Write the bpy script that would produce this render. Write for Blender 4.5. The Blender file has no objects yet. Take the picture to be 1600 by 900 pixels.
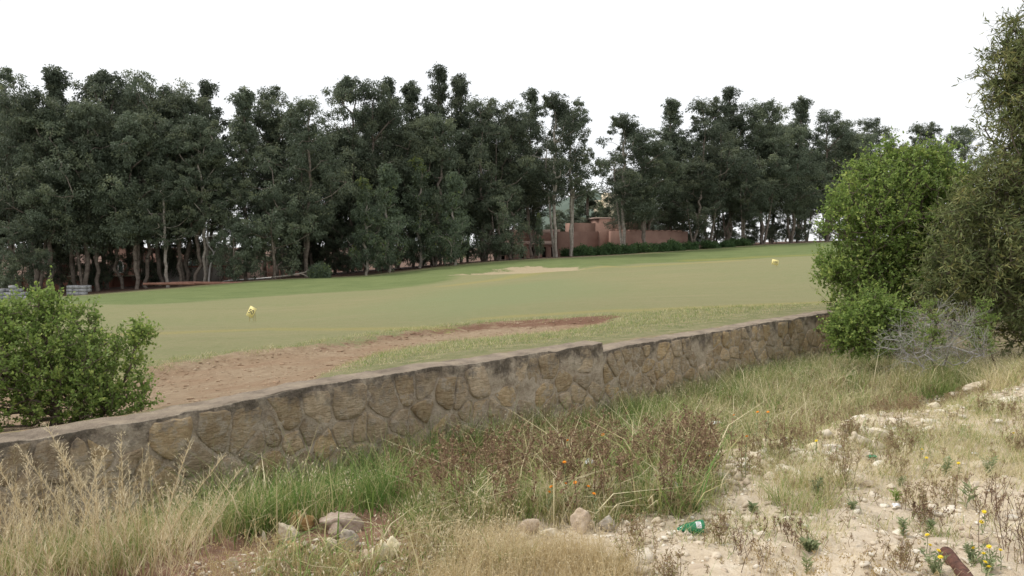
import bpy, math, random
import numpy as np
from mathutils import Vector
rng = np.random.default_rng(7)
random.seed(7)
SC = bpy.context.scene
COL = SC.collection
rad = math.radians

# ------------------------------------------------------------------ camera, sky, sun, exposure
CAMZ = 1.3
F = 1232.0                     # focal length in pixels of the 1600 x 900 photograph
HY = 385.0                     # horizon row
PITCH = math.atan((450 - HY) / F)
cam = bpy.data.cameras.new('camera')
cam.sensor_width = 36
cam.lens = 36 * F / 1600
cam.clip_start = 0.05
cam.clip_end = 5000
camo = bpy.data.objects.new('camera', cam)
camo.location = (0, 0, CAMZ)
camo.rotation_euler = (math.pi / 2 - PITCH, 0, 0)
COL.objects.link(camo)
SC.camera = camo

SUN_EL, SUN_AZ = rad(56), rad(-72)      # azimuth measured from +Y towards +X
world = bpy.data.worlds.new('World')
SC.world = world
world.use_nodes = True
wn, wl = world.node_tree.nodes, world.node_tree.links
wn.clear()
sky = wn.new('ShaderNodeTexSky')
sky.sky_type = 'NISHITA'
sky.sun_disc = False
sky.sun_elevation = SUN_EL
sky.sun_rotation = SUN_AZ
bg1 = wn.new('ShaderNodeBackground')
bg1.inputs['Strength'].default_value = 0.1
wl.new(sky.outputs[0], bg1.inputs['Color'])
tc = wn.new('ShaderNodeTexCoord')
nz = wn.new('ShaderNodeTexNoise')
nz.inputs['Scale'].default_value = 2.2
nz.inputs['Detail'].default_value = 5
wl.new(tc.outputs['Generated'], nz.inputs['Vector'])
rp = wn.new('ShaderNodeValToRGB')
rp.color_ramp.elements[0].position = 0.3
rp.color_ramp.elements[0].color = (0.95, 0.97, 1.0, 1)
rp.color_ramp.elements[1].position = 0.7
rp.color_ramp.elements[1].color = (1.0, 1.0, 1.0, 1)
wl.new(nz.outputs['Fac'], rp.inputs['Fac'])
bg2 = wn.new('ShaderNodeBackground')            # the closed white cloud deck
bg2.inputs['Strength'].default_value = 1.04
wl.new(rp.outputs['Color'], bg2.inputs['Color'])
mx = wn.new('ShaderNodeMixShader')
mx.inputs['Fac'].default_value = 0.93
wl.new(bg1.outputs[0], mx.inputs[1])
wl.new(bg2.outputs[0], mx.inputs[2])
wo = wn.new('ShaderNodeOutputWorld')
wl.new(mx.outputs[0], wo.inputs['Surface'])

sl = bpy.data.lights.new('sun', 'SUN')
sl.energy = 2.3
sl.angle = rad(10)
sl.color = (1.0, 0.96, 0.9)
so = bpy.data.objects.new('sun', sl)
sd = Vector((math.sin(SUN_AZ) * math.cos(SUN_EL), math.cos(SUN_AZ) * math.cos(SUN_EL), math.sin(SUN_EL)))
so.rotation_euler = sd.to_track_quat('Z', 'Y').to_euler()
so.location = (-30, 10, 50)
COL.objects.link(so)

vs = SC.view_settings
vs.view_transform = 'Standard'
vs.look = 'None'
vs.gamma = 1
vs.exposure = 0.14
vs.use_curve_mapping = False
SC.cycles.max_bounces = 6
SC.cycles.diffuse_bounces = 3
SC.cycles.transparent_max_bounces = 8

# ------------------------------------------------------------------ small maths
CP, SP = math.cos(PITCH), math.sin(PITCH)

def ray(px, py):
    a, b = (px - 800) / F, (py - 450) / F
    return np.array([a, CP - b * SP, -SP - b * CP])

def W(px, py, depth):
    return np.array([0, 0, CAMZ]) + depth * ray(px, py)

def plane(px, py, z):
    r = ray(px, py)
    return np.array([0, 0, CAMZ]) + r * ((z - CAMZ) / r[2])

def sstep(x, a, b):
    t = np.clip((x - a) / (b - a), 0, 1)
    return t * t * (3 - 2 * t)

def hash2(i, j, s):
    h = (i.astype(np.int64) * 374761393 + j.astype(np.int64) * 668265263 + s * 1442695041) & 0x7fffffff
    h = ((h ^ (h >> 13)) * 1274126177) & 0x7fffffff
    return ((h ^ (h >> 16)) & 0xffff) / 65535.0

def vnoise(x, y, s=0):
    x = np.asarray(x, float); y = np.asarray(y, float)
    i, j = np.floor(x), np.floor(y)
    fx, fy = x - i, y - j
    fx = fx * fx * (3 - 2 * fx); fy = fy * fy * (3 - 2 * fy)
    i = i.astype(np.int64); j = j.astype(np.int64)
    return ((hash2(i, j, s) * (1 - fx) + hash2(i + 1, j, s) * fx) * (1 - fy)
            + (hash2(i, j + 1, s) * (1 - fx) + hash2(i + 1, j + 1, s) * fx) * fy) * 2 - 1

def fbm(x, y, s=0, o=4):
    r = 0; a = 1; t = 0
    for k in range(o):
        r = r + a * vnoise(x * 2 ** k + 17.3 * k, y * 2 ** k - 9.1 * k, s + k); t += a; a *= 0.5
    return r / t

# wall line: its top runs level from the left edge of the photo to the big shrub
WA = plane(0, 690, 0)[:2]
WB = plane(1290, 490, 0)[:2]
WT = (WB - WA) / np.linalg.norm(WB - WA)
WN = np.array([WT[1], -WT[0]])           # towards the camera
WANG = math.atan2(WT[1], WT[0])

def ud(x, y):
    dx, dy = x - WA[0], y - WA[1]
    return dx * WT[0] + dy * WT[1], dx * WN[0] + dy * WN[1]

def wp(u, d, z):
    p = WA + u * WT + d * WN
    return np.array([p[0], p[1], z])

def wall_u(px, py):
    p = plane(px, py, 0)
    return ud(p[0], p[1])[0]

U_STEP = wall_u(917, 541)

# ------------------------------------------------------------------ terrain heights
ctrl = [(395, 503, 28), (1211, 418, 46), (0, 470, 52), (100, 462, 60), (300, 447, 63), (420, 437, 65), (560, 431, 70), (700, 415, 76),
        (800, 406, 80), (900, 402, 82), (1000, 396, 88), (1100, 389, 96), (1200, 382, 103), (1290, 378, 112), (1500, 372, 130),
        (800, 426, 58), (920, 420, 60), (400, 463, 46), (100, 481, 38), (650, 446, 52), (700, 470, 32), (1000, 440, 38), (1270, 470, 22),
        (1000, 470, 22), (640, 500, 20), (300, 540, 15), (250, 600, 10), (500, 560, 11.5), (0, 520, 18), (1270, 400, 70), (1090, 408, 72),
        (0, 450, 85), (300, 437, 95), (600, 420, 110), (900, 394, 120), (1200, 378, 140), (1290, 378, 180), (300, 420, 180), (800, 392, 200)]
cp = np.array([W(*c) for c in ctrl])
_ua, _ub = wall_u(240, 655), wall_u(500, 600)
def wtop(u, sec):
    u = np.asarray(u, float)
    return np.interp(u, [_ua, _ub, 99], [0.0, 0.07, 0.08]) if sec == 0 else np.interp(u, [U_STEP, U_STEP + 4], [-0.035, 0.0])
wl_pts = np.array([wp(u, -0.5, float(wtop(u, 0 if u < U_STEP else 1)) - 0.05) for u in np.arange(-6, 30, 1.8)])
CP3 = np.vstack([cp, wl_pts])

def _phi(A, B):
    r2 = ((A[:, None, :] - B[None, :, :]) ** 2).sum(-1)
    return np.sqrt(r2 + 9.0)
_n = len(CP3)
_K = _phi(CP3[:, :2], CP3[:, :2]) - np.eye(_n) * 0.15
_A = np.zeros((_n + 3, _n + 3)); _A[:_n, :_n] = _K
_A[:_n, _n] = 1; _A[:_n, _n + 1:] = CP3[:, :2]; _A[_n, :_n] = 1; _A[_n + 1:, :_n] = CP3[:, :2].T
_c = np.linalg.solve(_A, np.concatenate([CP3[:, 2], np.zeros(3)]))

def zc0(x, y):
    x = np.asarray(x, float); y = np.asarray(y, float); sh = x.shape
    x = x.ravel(); y = y.ravel()
    k = np.minimum(1, 190 / np.maximum(np.hypot(x, y), 1))      # level off far away
    P = np.stack([x * k, y * k], 1)
    out = np.empty(len(P))
    for a in range(0, len(P), 40000):
        q = P[a:a + 40000]
        out[a:a + 40000] = _phi(q, CP3[:, :2]) @ _c[:_n] + _c[_n] + q @ _c[_n + 1:]
    return out.reshape(sh)

def march(px, py, fn, t0, t1, n=1500):
    r = ray(px, py)
    t = np.geomspace(t0, t1, n)
    p = np.array([0, 0, CAMZ])[None] + t[:, None] * r[None]
    below = p[:, 2] <= fn(p[:, 0], p[:, 1])
    if not below.any():
        return p[-1]
    k = max(int(np.argmax(below)), 1)
    return p[k]

def poly_c(pix):
    out = []
    for a in pix:
        t0 = 4.0
        out.append(march(a[0], a[1], lambda x, y: np.where(ud(x, y)[1] < -0.2, zc0(x, y), -9), 4, 200)[:2])
    return np.array(out)

def poly_sd(x, y, poly):
    """signed distance, negative inside"""
    x = np.asarray(x); y = np.asarray(y); sh = x.shape; x = x.ravel(); y = y.ravel()
    d = np.full(x.shape, 1e9); ins = np.zeros(x.shape, bool)
    n = len(poly)
    for i in range(n):
        a, b = poly[i], poly[(i + 1) % n]
        e = b - a; w0, w1 = x - a[0], y - a[1]
        t = np.clip((w0 * e[0] + w1 * e[1]) / (e @ e + 1e-12), 0, 1)
        d = np.minimum(d, np.hypot(w0 - e[0] * t, w1 - e[1] * t))
        c = ((a[1] > y) != (b[1] > y))
        with np.errstate(divide='ignore', invalid='ignore'):
            xi = (b[0] - a[0]) * (y - a[1]) / (b[1] - a[1] + 1e-15) + a[0]
        ins ^= c & (x < xi)
    return np.where(ins, -d, d).reshape(sh)

def line_d(x, y, pl):
    d = np.full(np.shape(x), 1e9)
    for a, b in zip(pl[:-1], pl[1:]):
        e = b - a; w0, w1 = x - a[0], y - a[1]
        t = np.clip((w0 * e[0] + w1 * e[1]) / (e @ e), 0, 1)
        d = np.minimum(d, np.hypot(w0 - e[0] * t, w1 - e[1] * t))
    return d

DIRT = poly_c([(150, 612), (235, 578), (300, 563), (400, 550), (480, 541), (560, 529), (650, 516), (760, 504), (880, 498), (945, 494), (985, 497),
               (930, 507), (900, 514), (830, 521), (740, 529), (660, 539), (590, 552), (530, 572), (500, 590), (470, 604)])
DIRT = np.vstack([DIRT, [wp(u, -0.55, 0)[:2] for u in (wall_u(430, 618), wall_u(300, 645), 0.5, -3)], poly_c([(0, 600)])])
SAND = poly_c([(690, 433), (740, 425), (800, 419), (870, 416), (922, 420), (900, 425), (830, 429), (760, 431)])
GREEN = poly_c([(-300, 480), (0, 477), (200, 476), (300, 472), (400, 464), (500, 458), (600, 452), (700, 440), (760, 425), (930, 419), (1000, 412), (1100, 408),
                (1200, 403), (1290, 399), (1500, 396), (1900, 394), (1900, 372), (1500, 374), (1290, 379), (1200, 383), (1100, 390), (1000, 397), (900, 403), (800, 408), (700, 417),
                (560, 432), (420, 438), (300, 449), (100, 464), (-300, 468)])
PALE = poly_c([(640, 502), (560, 480), (700, 452), (900, 432), (980, 445), (900, 470), (760, 490)])
NEARG = poly_c([(960, 494), (1060, 485), (1200, 478), (1330, 474), (1400, 500), (1290, 489), (930, 536), (760, 552), (600, 585), (510, 604), (590, 560), (740, 534), (900, 518)])
YEL = [poly_c(p) for p in ([(150, 524), (420, 514), (720, 512)], [(980, 486), (1120, 479), (1300, 472)], [(1080, 407), (1200, 401), (1300, 397)], [(760, 497), (960, 485)], [(700, 447), (1000, 416), (1150, 407)])]
TREELINE = np.array([[W(c[0], c[1], c[2] + 0.3)[0], W(c[0], c[1], c[2] + 0.3)[1]] for c in
            [(-500, 468, 52), (0, 468, 57), (100, 462, 60), (300, 447, 63), (420, 437, 65), (560, 431, 70), (700, 415, 76), (800, 406, 80), (900, 402, 82), (1000, 396, 88), (1100, 389, 96), (1200, 382, 103), (1290, 378, 112), (1500, 372, 130), (1800, 370, 160)]])

def behind_trees(x, y):
    return y - np.interp(x, TREELINE[:, 0], TREELINE[:, 1])

def zc(x, y):
    z = zc0(x, y)
    sdd = poly_sd(x, y, DIRT) + 0.18 * fbm(np.asarray(x) * 1.5, np.asarray(y) * 1.5, 3)
    z = z - 0.13 * sstep(-sdd, -0.1, 0.45)
    sds = poly_sd(x, y, SAND)
    z = z - 0.25 * sstep(-sds, 0, 1.5) + 0.16 * np.exp(-((sds - 1.2) / 1.2) ** 2)
    z = z + 0.05 * fbm(np.asarray(x) * 0.25, np.asarray(y) * 0.25, 11) * sstep(np.asarray(y), 10, 30)
    z = z + 0.012 * fbm(np.asarray(x) * 3, np.asarray(y) * 3, 5)
    u, d = ud(np.asarray(x), np.asarray(y))
    return np.where(d > -2.5, np.minimum(z, np.where(u > U_STEP, wtop(u, 1), wtop(u, 0)) - 0.045 + 0.08 * np.maximum(-d - 0.24, 0)), z)

def d_edge(u):
    return np.interp(u, [-2, 1.35, 4.1, 8.6, 14], [0.9, 1.35, 2.75, 3.7, 4.3])

def zf(x, y):
    x = np.asarray(x, float); y = np.asarray(y, float)
    u, d = ud(x, y)
    de = d_edge(u) + 0.25 * fbm(u * 0.9, d * 0.9, 21)
    t = sstep(d, de - 1.1, de + 0.35)
    z = -0.88 + 0.1 * sstep(-u, -3, 3) + (0.5 - 0.12 * sstep(-u, -4, 0)) * t
    z = z + 0.05 * fbm(x * 0.8, y * 0.8, 31)
    rock = np.abs(fbm(x * 2.6, y * 2.6, 41, 4))
    z = z + t * (0.085 * (0.5 - rock) + 0.034 * fbm(x * 7, y * 7, 51, 4)) + 0.008 * fbm(x * 14, y * 14, 61, 2)
    return z

def Gf(px, py):
    p = march(px, py, zf, 2.0, 30)
    return np.array([p[0], p[1], float(zf(p[0], p[1]))])

def Gc(px, depth):
    p = W(px, 440, depth)
    return np.array([p[0], p[1], float(zc(np.array([p[0]]), np.array([p[1]]))[0])])

# ------------------------------------------------------------------ mesh helpers
class MB:
    def __init__(s):
        s.v = []; s.f = []; s.t = []; s.n = 0
    def add(s, v, f, tint=0.5):
        v = np.asarray(v, float).reshape(-1, 3); f = np.asarray(f, np.int64)
        s.v.append(v); s.f.append(f + s.n)
        s.t.append(np.full(len(v), tint) if np.isscalar(tint) else np.asarray(tint, float)); s.n += len(v)
        return s
    def mesh(s, name, smooth=False, extra=None):
        me = bpy.data.meshes.new(name)
        v = np.concatenate(s.v); me.vertices.add(len(v)); me.vertices.foreach_set('co', v.ravel())
        loops = np.concatenate([f.ravel() for f in s.f]); tot = np.concatenate([np.full(len(f), f.shape[1]) for f in s.f])
        start = np.concatenate([[0], np.cumsum(tot)[:-1]])
        me.loops.add(len(loops)); me.loops.foreach_set('vertex_index', loops.astype(np.int32))
        me.polygons.add(len(tot)); me.polygons.foreach_set('loop_start', start.astype(np.int32))
        if smooth: me.polygons.foreach_set('use_smooth', np.ones(len(tot), bool))
        a = me.attributes.new('tint', 'FLOAT', 'POINT'); a.data.foreach_set('value', np.concatenate(s.t).astype(np.float32))
        for k, val in (extra or {}).items():
            a = me.attributes.new(k, 'FLOAT', 'POINT'); a.data.foreach_set('value', np.asarray(val, np.float32).ravel())
        me.update(calc_edges=True); me.validate()
        return me

def link(name, me, mat=None, parent=None, **props):
    o = bpy.data.objects.new(name, me)
    if me is not None and mat is not None and not me.materials: me.materials.append(mat)
    COL.objects.link(o)
    if parent is not None: o.parent = parent
    for k, v in props.items(): o[k] = v
    return o

def root(name, loc, label, cat, group=None, rz=0.0, scale=None):
    o = bpy.data.objects.new(name, None)
    o.empty_display_size = 0.2
    o.location = loc; o.rotation_euler = (0, 0, rz)
    if scale is not None: o.scale = scale
    COL.objects.link(o)
    o['label'] = label; o['category'] = cat
    if group: o['group'] = group
    return o

def unit(v):
    return v / (np.linalg.norm(v, axis=-1, keepdims=True) + 1e-9)

def tubes(mb, P, R, sides=5, tint=0.5):
    """P (n,k,3) polylines, R (n,k) radii"""
    P = np.asarray(P, float); R = np.asarray(R, float)
    if P.ndim == 2: P = P[None]; R = R[None]
    n, k, _ = P.shape
    T = np.empty_like(P); T[:, 1:-1] = P[:, 2:] - P[:, :-2]; T[:, 0] = P[:, 1] - P[:, 0]; T[:, -1] = P[:, -1] - P[:, -2]
    T = unit(T)
    ref = np.where(np.abs(T[:, :1, 2:3]) > 0.8, np.array([1.0, 0.2, 0]), np.array([0.1, 0, 1.0])) * np.ones((n, k, 1))
    A = unit(np.cross(T, ref)); B = np.cross(T, A)
    an = np.arange(sides) / sides * 2 * np.pi
    V = P[:, :, None] + R[:, :, None, None] * (A[:, :, None] * np.cos(an)[None, None, :, None] + B[:, :, None] * np.sin(an)[None, None, :, None])
    i = np.arange(n)[:, None, None] * k * sides; j = np.arange(k - 1)[None, :, None] * sides
    s = np.arange(sides)[None, None, :]; s2 = (s + 1) % sides
    f = np.stack([i + j + s, i + j + s2, i + j + sides + s2, i + j + sides + s], -1).reshape(-1, 4)
    if not np.isscalar(tint): tint = np.repeat(tint, k * sides)
    mb.add(V.reshape(-1, 3), f, tint)

def leaves(mb, C, D, L, Wd, tint, fold=0.0):
    """kite leaves from base C along unit D; random roll"""
    n = len(C); D = unit(D)
    rnd = unit(rng.normal(size=(n, 3))); S = unit(np.cross(D, rnd))
    L = np.broadcast_to(L, n)[:, None]; Wd = np.broadcast_to(Wd, n)[:, None]
    Nn = np.cross(D, S)
    mid = C + D * L * 0.45 + Nn * L * fold
    V = np.stack([C, mid + S * Wd / 2, C + D * L, mid - S * Wd / 2], 1)
    f = np.arange(4 * n).reshape(n, 4)
    mb.add(V.reshape(-1, 3), f, np.repeat(np.broadcast_to(tint, n), 4))

def blades(mb, C, H, lean, curve, Wd, tint, k=3, az=None):
    """grass blades: strips that lean and curl; C (n,3)"""
    n = len(C)
    az = rng.uniform(0, 2 * np.pi, n) if az is None else az
    dirh = np.stack([np.cos(az), np.sin(az), np.zeros(n)], 1); side = np.stack([-np.sin(az), np.cos(az), np.zeros(n)], 1)
    tw = rng.uniform(-1, 1, n)[:, None]; side = unit(side + dirh * tw)
    t = np.linspace(0, 1, k + 1)
    H = np.broadcast_to(H, n); lean = np.broadcast_to(lean, n); curve = np.broadcast_to(curve, n); Wd = np.broadcast_to(Wd, n)
    hor = H[:, None] * (lean[:, None] * t + curve[:, None] * t ** 2.4)
    ver = H[:, None] * (t - 0.45 * curve[:, None] * t ** 3)
    Pc = C[:, None] + dirh[:, None] * hor[..., None] + np.array([0, 0, 1.0]) * ver[..., None]
    w = Wd[:, None] * (1 - t ** 1.5 * 0.93) / 2
    V = np.stack([Pc - side[:, None] * w[..., None], Pc + side[:, None] * w[..., None]], 2)
    i = np.arange(n)[:, None] * (k + 1) * 2; j = np.arange(k)[None] * 2
    f = np.stack([i + j, i + j + 1, i + j + 3, i + j + 2], -1).reshape(-1, 4)
    mb.add(V.reshape(-1, 3), f, np.repeat(np.broadcast_to(tint, n), (k + 1) * 2))
    return Pc[:, -1]

def box(mb, x0, x1, y0, y1, z0, z1, tint=0.5):
    v = [(x0, y0, z0), (x1, y0, z0), (x1, y1, z0), (x0, y1, z0), (x0, y0, z1), (x1, y0, z1), (x1, y1, z1), (x0, y1, z1)]
    mb.add(v, [(0, 3, 2, 1), (4, 5, 6, 7), (0, 1, 5, 4), (1, 2, 6, 5), (2, 3, 7, 6), (3, 0, 4, 7)], tint)
    return mb

def grid_faces(nr, nc):
    a = (np.arange(nr - 1)[:, None] * nc + np.arange(nc - 1)[None]).ravel()
    return np.stack([a, a + 1, a + nc + 1, a + nc], 1)

# ------------------------------------------------------------------ materials
class NT:
    def __init__(s, name, rough=0.9):
        s.m = bpy.data.materials.new(name); s.m.use_nodes = True
        s.n = s.m.node_tree.nodes; s.l = s.m.node_tree.links
        s.b = s.n['Principled BSDF']; s.b.inputs['Roughness'].default_value = rough
        s.b.inputs['Specular IOR Level'].default_value = 0.25
        s.co = s.n.new('ShaderNodeTexCoord').outputs['Object']
    def noise(s, scale, detail=4, rough=0.55, vec=None, stretch=None):
        q = s.n.new('ShaderNodeTexNoise'); q.inputs['Scale'].default_value = scale; q.inputs['Detail'].default_value = detail
        q.inputs['Roughness'].default_value = rough
        v = vec or s.co
        if stretch:
            mp = s.n.new('ShaderNodeMapping'); mp.inputs['Scale'].default_value = stretch[0]; mp.inputs['Rotation'].default_value = stretch[1]
            s.l.new(v, mp.inputs['Vector']); v = mp.outputs[0]
        s.l.new(v, q.inputs['Vector'])
        return q.outputs['Fac']
    def vor(s, scale, out='Distance', feature='F1'):
        q = s.n.new('ShaderNodeTexVoronoi'); q.inputs['Scale'].default_value = scale; q.feature = feature
        s.l.new(s.co, q.inputs['Vector']); return q.outputs[out]
    def attr(s, name):
        q = s.n.new('ShaderNodeAttribute'); q.attribute_name = name; return q.outputs['Fac']
    def rand(s):
        return s.n.new('ShaderNodeObjectInfo').outputs['Random']
    def ramp(s, fac, stops):
        q = s.n.new('ShaderNodeValToRGB'); e = q.color_ramp.elements
        while len(e) < len(stops): e.new(0.5)
        for el, (p, c) in zip(e, stops): el.position = p; el.color = (*c, 1) if len(c) == 3 else c
        s.l.new(fac, q.inputs['Fac']); return q.outputs['Color']
    def mapr(s, v, a, b, c=0.0, d=1.0):
        q = s.n.new('ShaderNodeMapRange'); q.inputs[1].default_value = a; q.inputs[2].default_value = b
        q.inputs[3].default_value = c; q.inputs[4].default_value = d; s.l.new(v, q.inputs[0]); return q.outputs[0]
    def math(s, op, a, b):
        q = s.n.new('ShaderNodeMath'); q.operation = op
        for k, v in ((0, a), (1, b)):
            if isinstance(v, (int, float)): q.inputs[k].default_value = v
            else: s.l.new(v, q.inputs[k])
        return q.outputs[0]
    def mix(s, fac, a, b, mode='MIX'):
        q = s.n.new('ShaderNodeMix'); q.data_type = 'RGBA'; q.blend_type = mode
        for k, v in ((0, fac), (6, a), (7, b)):
            if isinstance(v, (int, float)): q.inputs[k].default_value = v
            elif isinstance(v, tuple): q.inputs[k].default_value = (*v, 1)
            else: s.l.new(v, q.inputs[k])
        return q.outputs[2]
    def out(s, col, bump=None, bs=0.3, bd=0.02):
        if isinstance(col, tuple): s.b.inputs['Base Color'].default_value = (*col, 1)
        else: s.l.new(col, s.b.inputs['Base Color'])
        if bump is not None:
            q = s.n.new('ShaderNodeBump'); q.inputs['Strength'].default_value = bs; q.inputs['Distance'].default_value = bd
            s.l.new(bump, q.inputs['Height']); s.l.new(q.outputs[0], s.b.inputs['Normal'])
        return s.m
    def leafy(s, col, trans=0.3):
        """foliage: some light passes through the leaf"""
        s.l.new(col, s.b.inputs['Base Color'])
        t = s.n.new('ShaderNodeBsdfTranslucent'); s.l.new(col, t.inputs['Color'])
        q = s.n.new('ShaderNodeMixShader'); q.inputs[0].default_value = trans
        s.l.new(s.b.outputs[0], q.inputs[1]); s.l.new(t.outputs[0], q.inputs[2])
        s.l.new(q.outputs[0], s.n['Material Output'].inputs['Surface'])
        return s.m

def leaf_mat(name, stops, trans=0.3, vary=0.25, rough=0.55):
    t = NT(name, rough)
    c = t.ramp(t.attr('tint'), stops)
    k = t.mapr(t.rand(), 0, 1, 1 - vary, 1 + vary)
    cc = t.n.new('ShaderNodeCombineColor')
    for i in range(3): t.l.new(k, cc.inputs[i])
    return t.leafy(t.mix(1.0, c, cc.outputs[0], 'MULTIPLY'), trans)

def plain(name, c1, c2, scale=6, rough=0.9, bump=0.3, bd=0.01):
    t = NT(name, rough)
    n = t.noise(scale, 6, 0.6)
    return t.out(t.ramp(n, [(0.3, c1), (0.7, c2)]), n, bump, bd)

M = {}
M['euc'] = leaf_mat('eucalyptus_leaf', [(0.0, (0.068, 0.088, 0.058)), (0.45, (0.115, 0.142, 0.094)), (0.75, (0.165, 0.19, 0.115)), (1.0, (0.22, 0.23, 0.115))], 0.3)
M['young'] = leaf_mat('young_eucalyptus_leaf', [(0.0, (0.075, 0.105, 0.07)), (0.6, (0.13, 0.165, 0.1)), (0.85, (0.15, 0.2, 0.075)), (1.0, (0.27, 0.3, 0.06))], 0.25)
M['bark'] = plain('eucalyptus_bark', (0.10, 0.075, 0.06), (0.28, 0.24, 0.2), 3)
M['palebark'] = plain('pale_bark', (0.2, 0.17, 0.14), (0.42, 0.38, 0.33), 3)
M['shrub'] = leaf_mat('shrub_leaf', [(0.0, (0.1, 0.16, 0.035)), (0.5, (0.19, 0.275, 0.07)), (0.85, (0.3, 0.39, 0.1)), (1.0, (0.42, 0.47, 0.13))], 0.42, 0.08)
M['acacia'] = leaf_mat('acacia_leaf', [(0.0, (0.085, 0.115, 0.04)), (0.4, (0.15, 0.185, 0.07)), (0.8, (0.22, 0.245, 0.09)), (1.0, (0.3, 0.28, 0.1))], 0.25, 0.08)
M['twig'] = plain('twig_bark', (0.09, 0.07, 0.05), (0.2, 0.16, 0.12), 30)
M['greytwig'] = plain('grey_twig', (0.27, 0.25, 0.24), (0.45, 0.43, 0.4), 30)
M['grass'] = leaf_mat('green_grass', [(0.0, (0.10, 0.19, 0.04)), (0.35, (0.21, 0.30, 0.08)), (0.55, (0.37, 0.37, 0.15)), (0.75, (0.55, 0.46, 0.25)), (1.0, (0.7, 0.62, 0.41))], 0.3, 0.0, 0.7)
M['straw'] = leaf_mat('straw', [(0.0, (0.36, 0.26, 0.12)), (0.5, (0.6, 0.48, 0.27)), (1.0, (0.78, 0.69, 0.49))], 0.3, 0.0, 0.75)
M['brown'] = leaf_mat('dry_brown_weed', [(0.0, (0.14, 0.085, 0.055)), (0.35, (0.29, 0.185, 0.12)), (0.65, (0.42, 0.33, 0.19)), (1.0, (0.38, 0.4, 0.17))], 0.2, 0.0, 0.85)
M['weed'] = leaf_mat('weed_leaf', [(0.0, (0.16, 0.22, 0.11)), (0.5, (0.26, 0.31, 0.16)), (1.0, (0.42, 0.43, 0.24))], 0.3, 0.1, 0.7)
M['hedge'] = leaf_mat('hedge_leaf', [(0.0, (0.04, 0.08, 0.03)), (0.6, (0.075, 0.135, 0.05)), (1.0, (0.12, 0.18, 0.06))], 0.2, 0.15)
M['orange'] = plain('orange_petal', (0.75, 0.25, 0.02), (0.85, 0.36, 0.03), 40, 0.6)
M['yellow'] = plain('yellow_petal', (0.75, 0.55, 0.02), (0.85, 0.68, 0.05), 40, 0.6)
M['white'] = plain('white_plastic', (0.65, 0.66, 0.68), (0.85, 0.85, 0.86), 20, 0.5)
M['terra'] = plain('terracotta_render', (0.28, 0.165, 0.128), (0.37, 0.23, 0.18), 0.9, 0.95)
M['terradark'] = plain('dark_red_render', (0.24, 0.105, 0.075), (0.33, 0.155, 0.11), 0.8, 0.95)
M['pink'] = plain('pale_pink_render', (0.5, 0.36, 0.3), (0.6, 0.45, 0.38), 0.8, 0.95)
M['greywall'] = plain('grey_block_wall', (0.33, 0.29, 0.26), (0.46, 0.42, 0.38), 1.2, 0.95)
M['cream'] = plain('cream_render', (0.62, 0.53, 0.38), (0.72, 0.62, 0.46), 0.8, 0.9)
M['whitewall'] = plain('white_render', (0.68, 0.66, 0.62), (0.78, 0.76, 0.72), 1, 0.9)
M['darkwood'] = plain('dark_red_wood', (0.05, 0.02, 0.015), (0.1, 0.035, 0.025), 4, 0.7)
M['dark'] = plain('interior_shade_paint', (0.012, 0.009, 0.008), (0.03, 0.024, 0.02), 2)  # near-black colour standing in for the shade of unlit interiors
M['concrete'] = plain('concrete_block', (0.26, 0.26, 0.27), (0.4, 0.4, 0.41), 5, 0.95)
M['signface'] = plain('pale_yellow_paint', (0.74, 0.63, 0.25), (0.82, 0.72, 0.33), 10, 0.6)
M['signback'] = plain('weathered_yellow_wood', (0.36, 0.3, 0.14), (0.46, 0.4, 0.2), 12, 0.8)
M['black'] = plain('black_paint', (0.02, 0.02, 0.02), (0.05, 0.05, 0.045), 20, 0.7)
M['rust'] = plain('rusty_iron', (0.05, 0.026, 0.02), (0.16, 0.075, 0.052), 38, 0.85, 0.7, 0.004)
M['log'] = plain('grey_log', (0.3, 0.27, 0.23), (0.48, 0.44, 0.38), 5)

def glass_green():
    t = NT('green_plastic', 0.12); b = t.b
    n = t.noise(25, 3)
    t.l.new(t.ramp(n, [(0.3, (0.01, 0.27, 0.11)), (0.75, (0.1, 0.55, 0.3))]), b.inputs['Base Color'])
    b.inputs['Transmission Weight'].default_value = 0.55
    b.inputs['IOR'].default_value = 1.35
    b.inputs['Specular IOR Level'].default_value = 0.8
    return t.m
M['bottle'] = glass_green()

def pane_glass():
    t = NT('window_glass', 0.08); t.b.inputs['Specular IOR Level'].default_value = 0.8
    return t.out((0.12, 0.19, 0.18))
M['glass'] = pane_glass()

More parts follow.
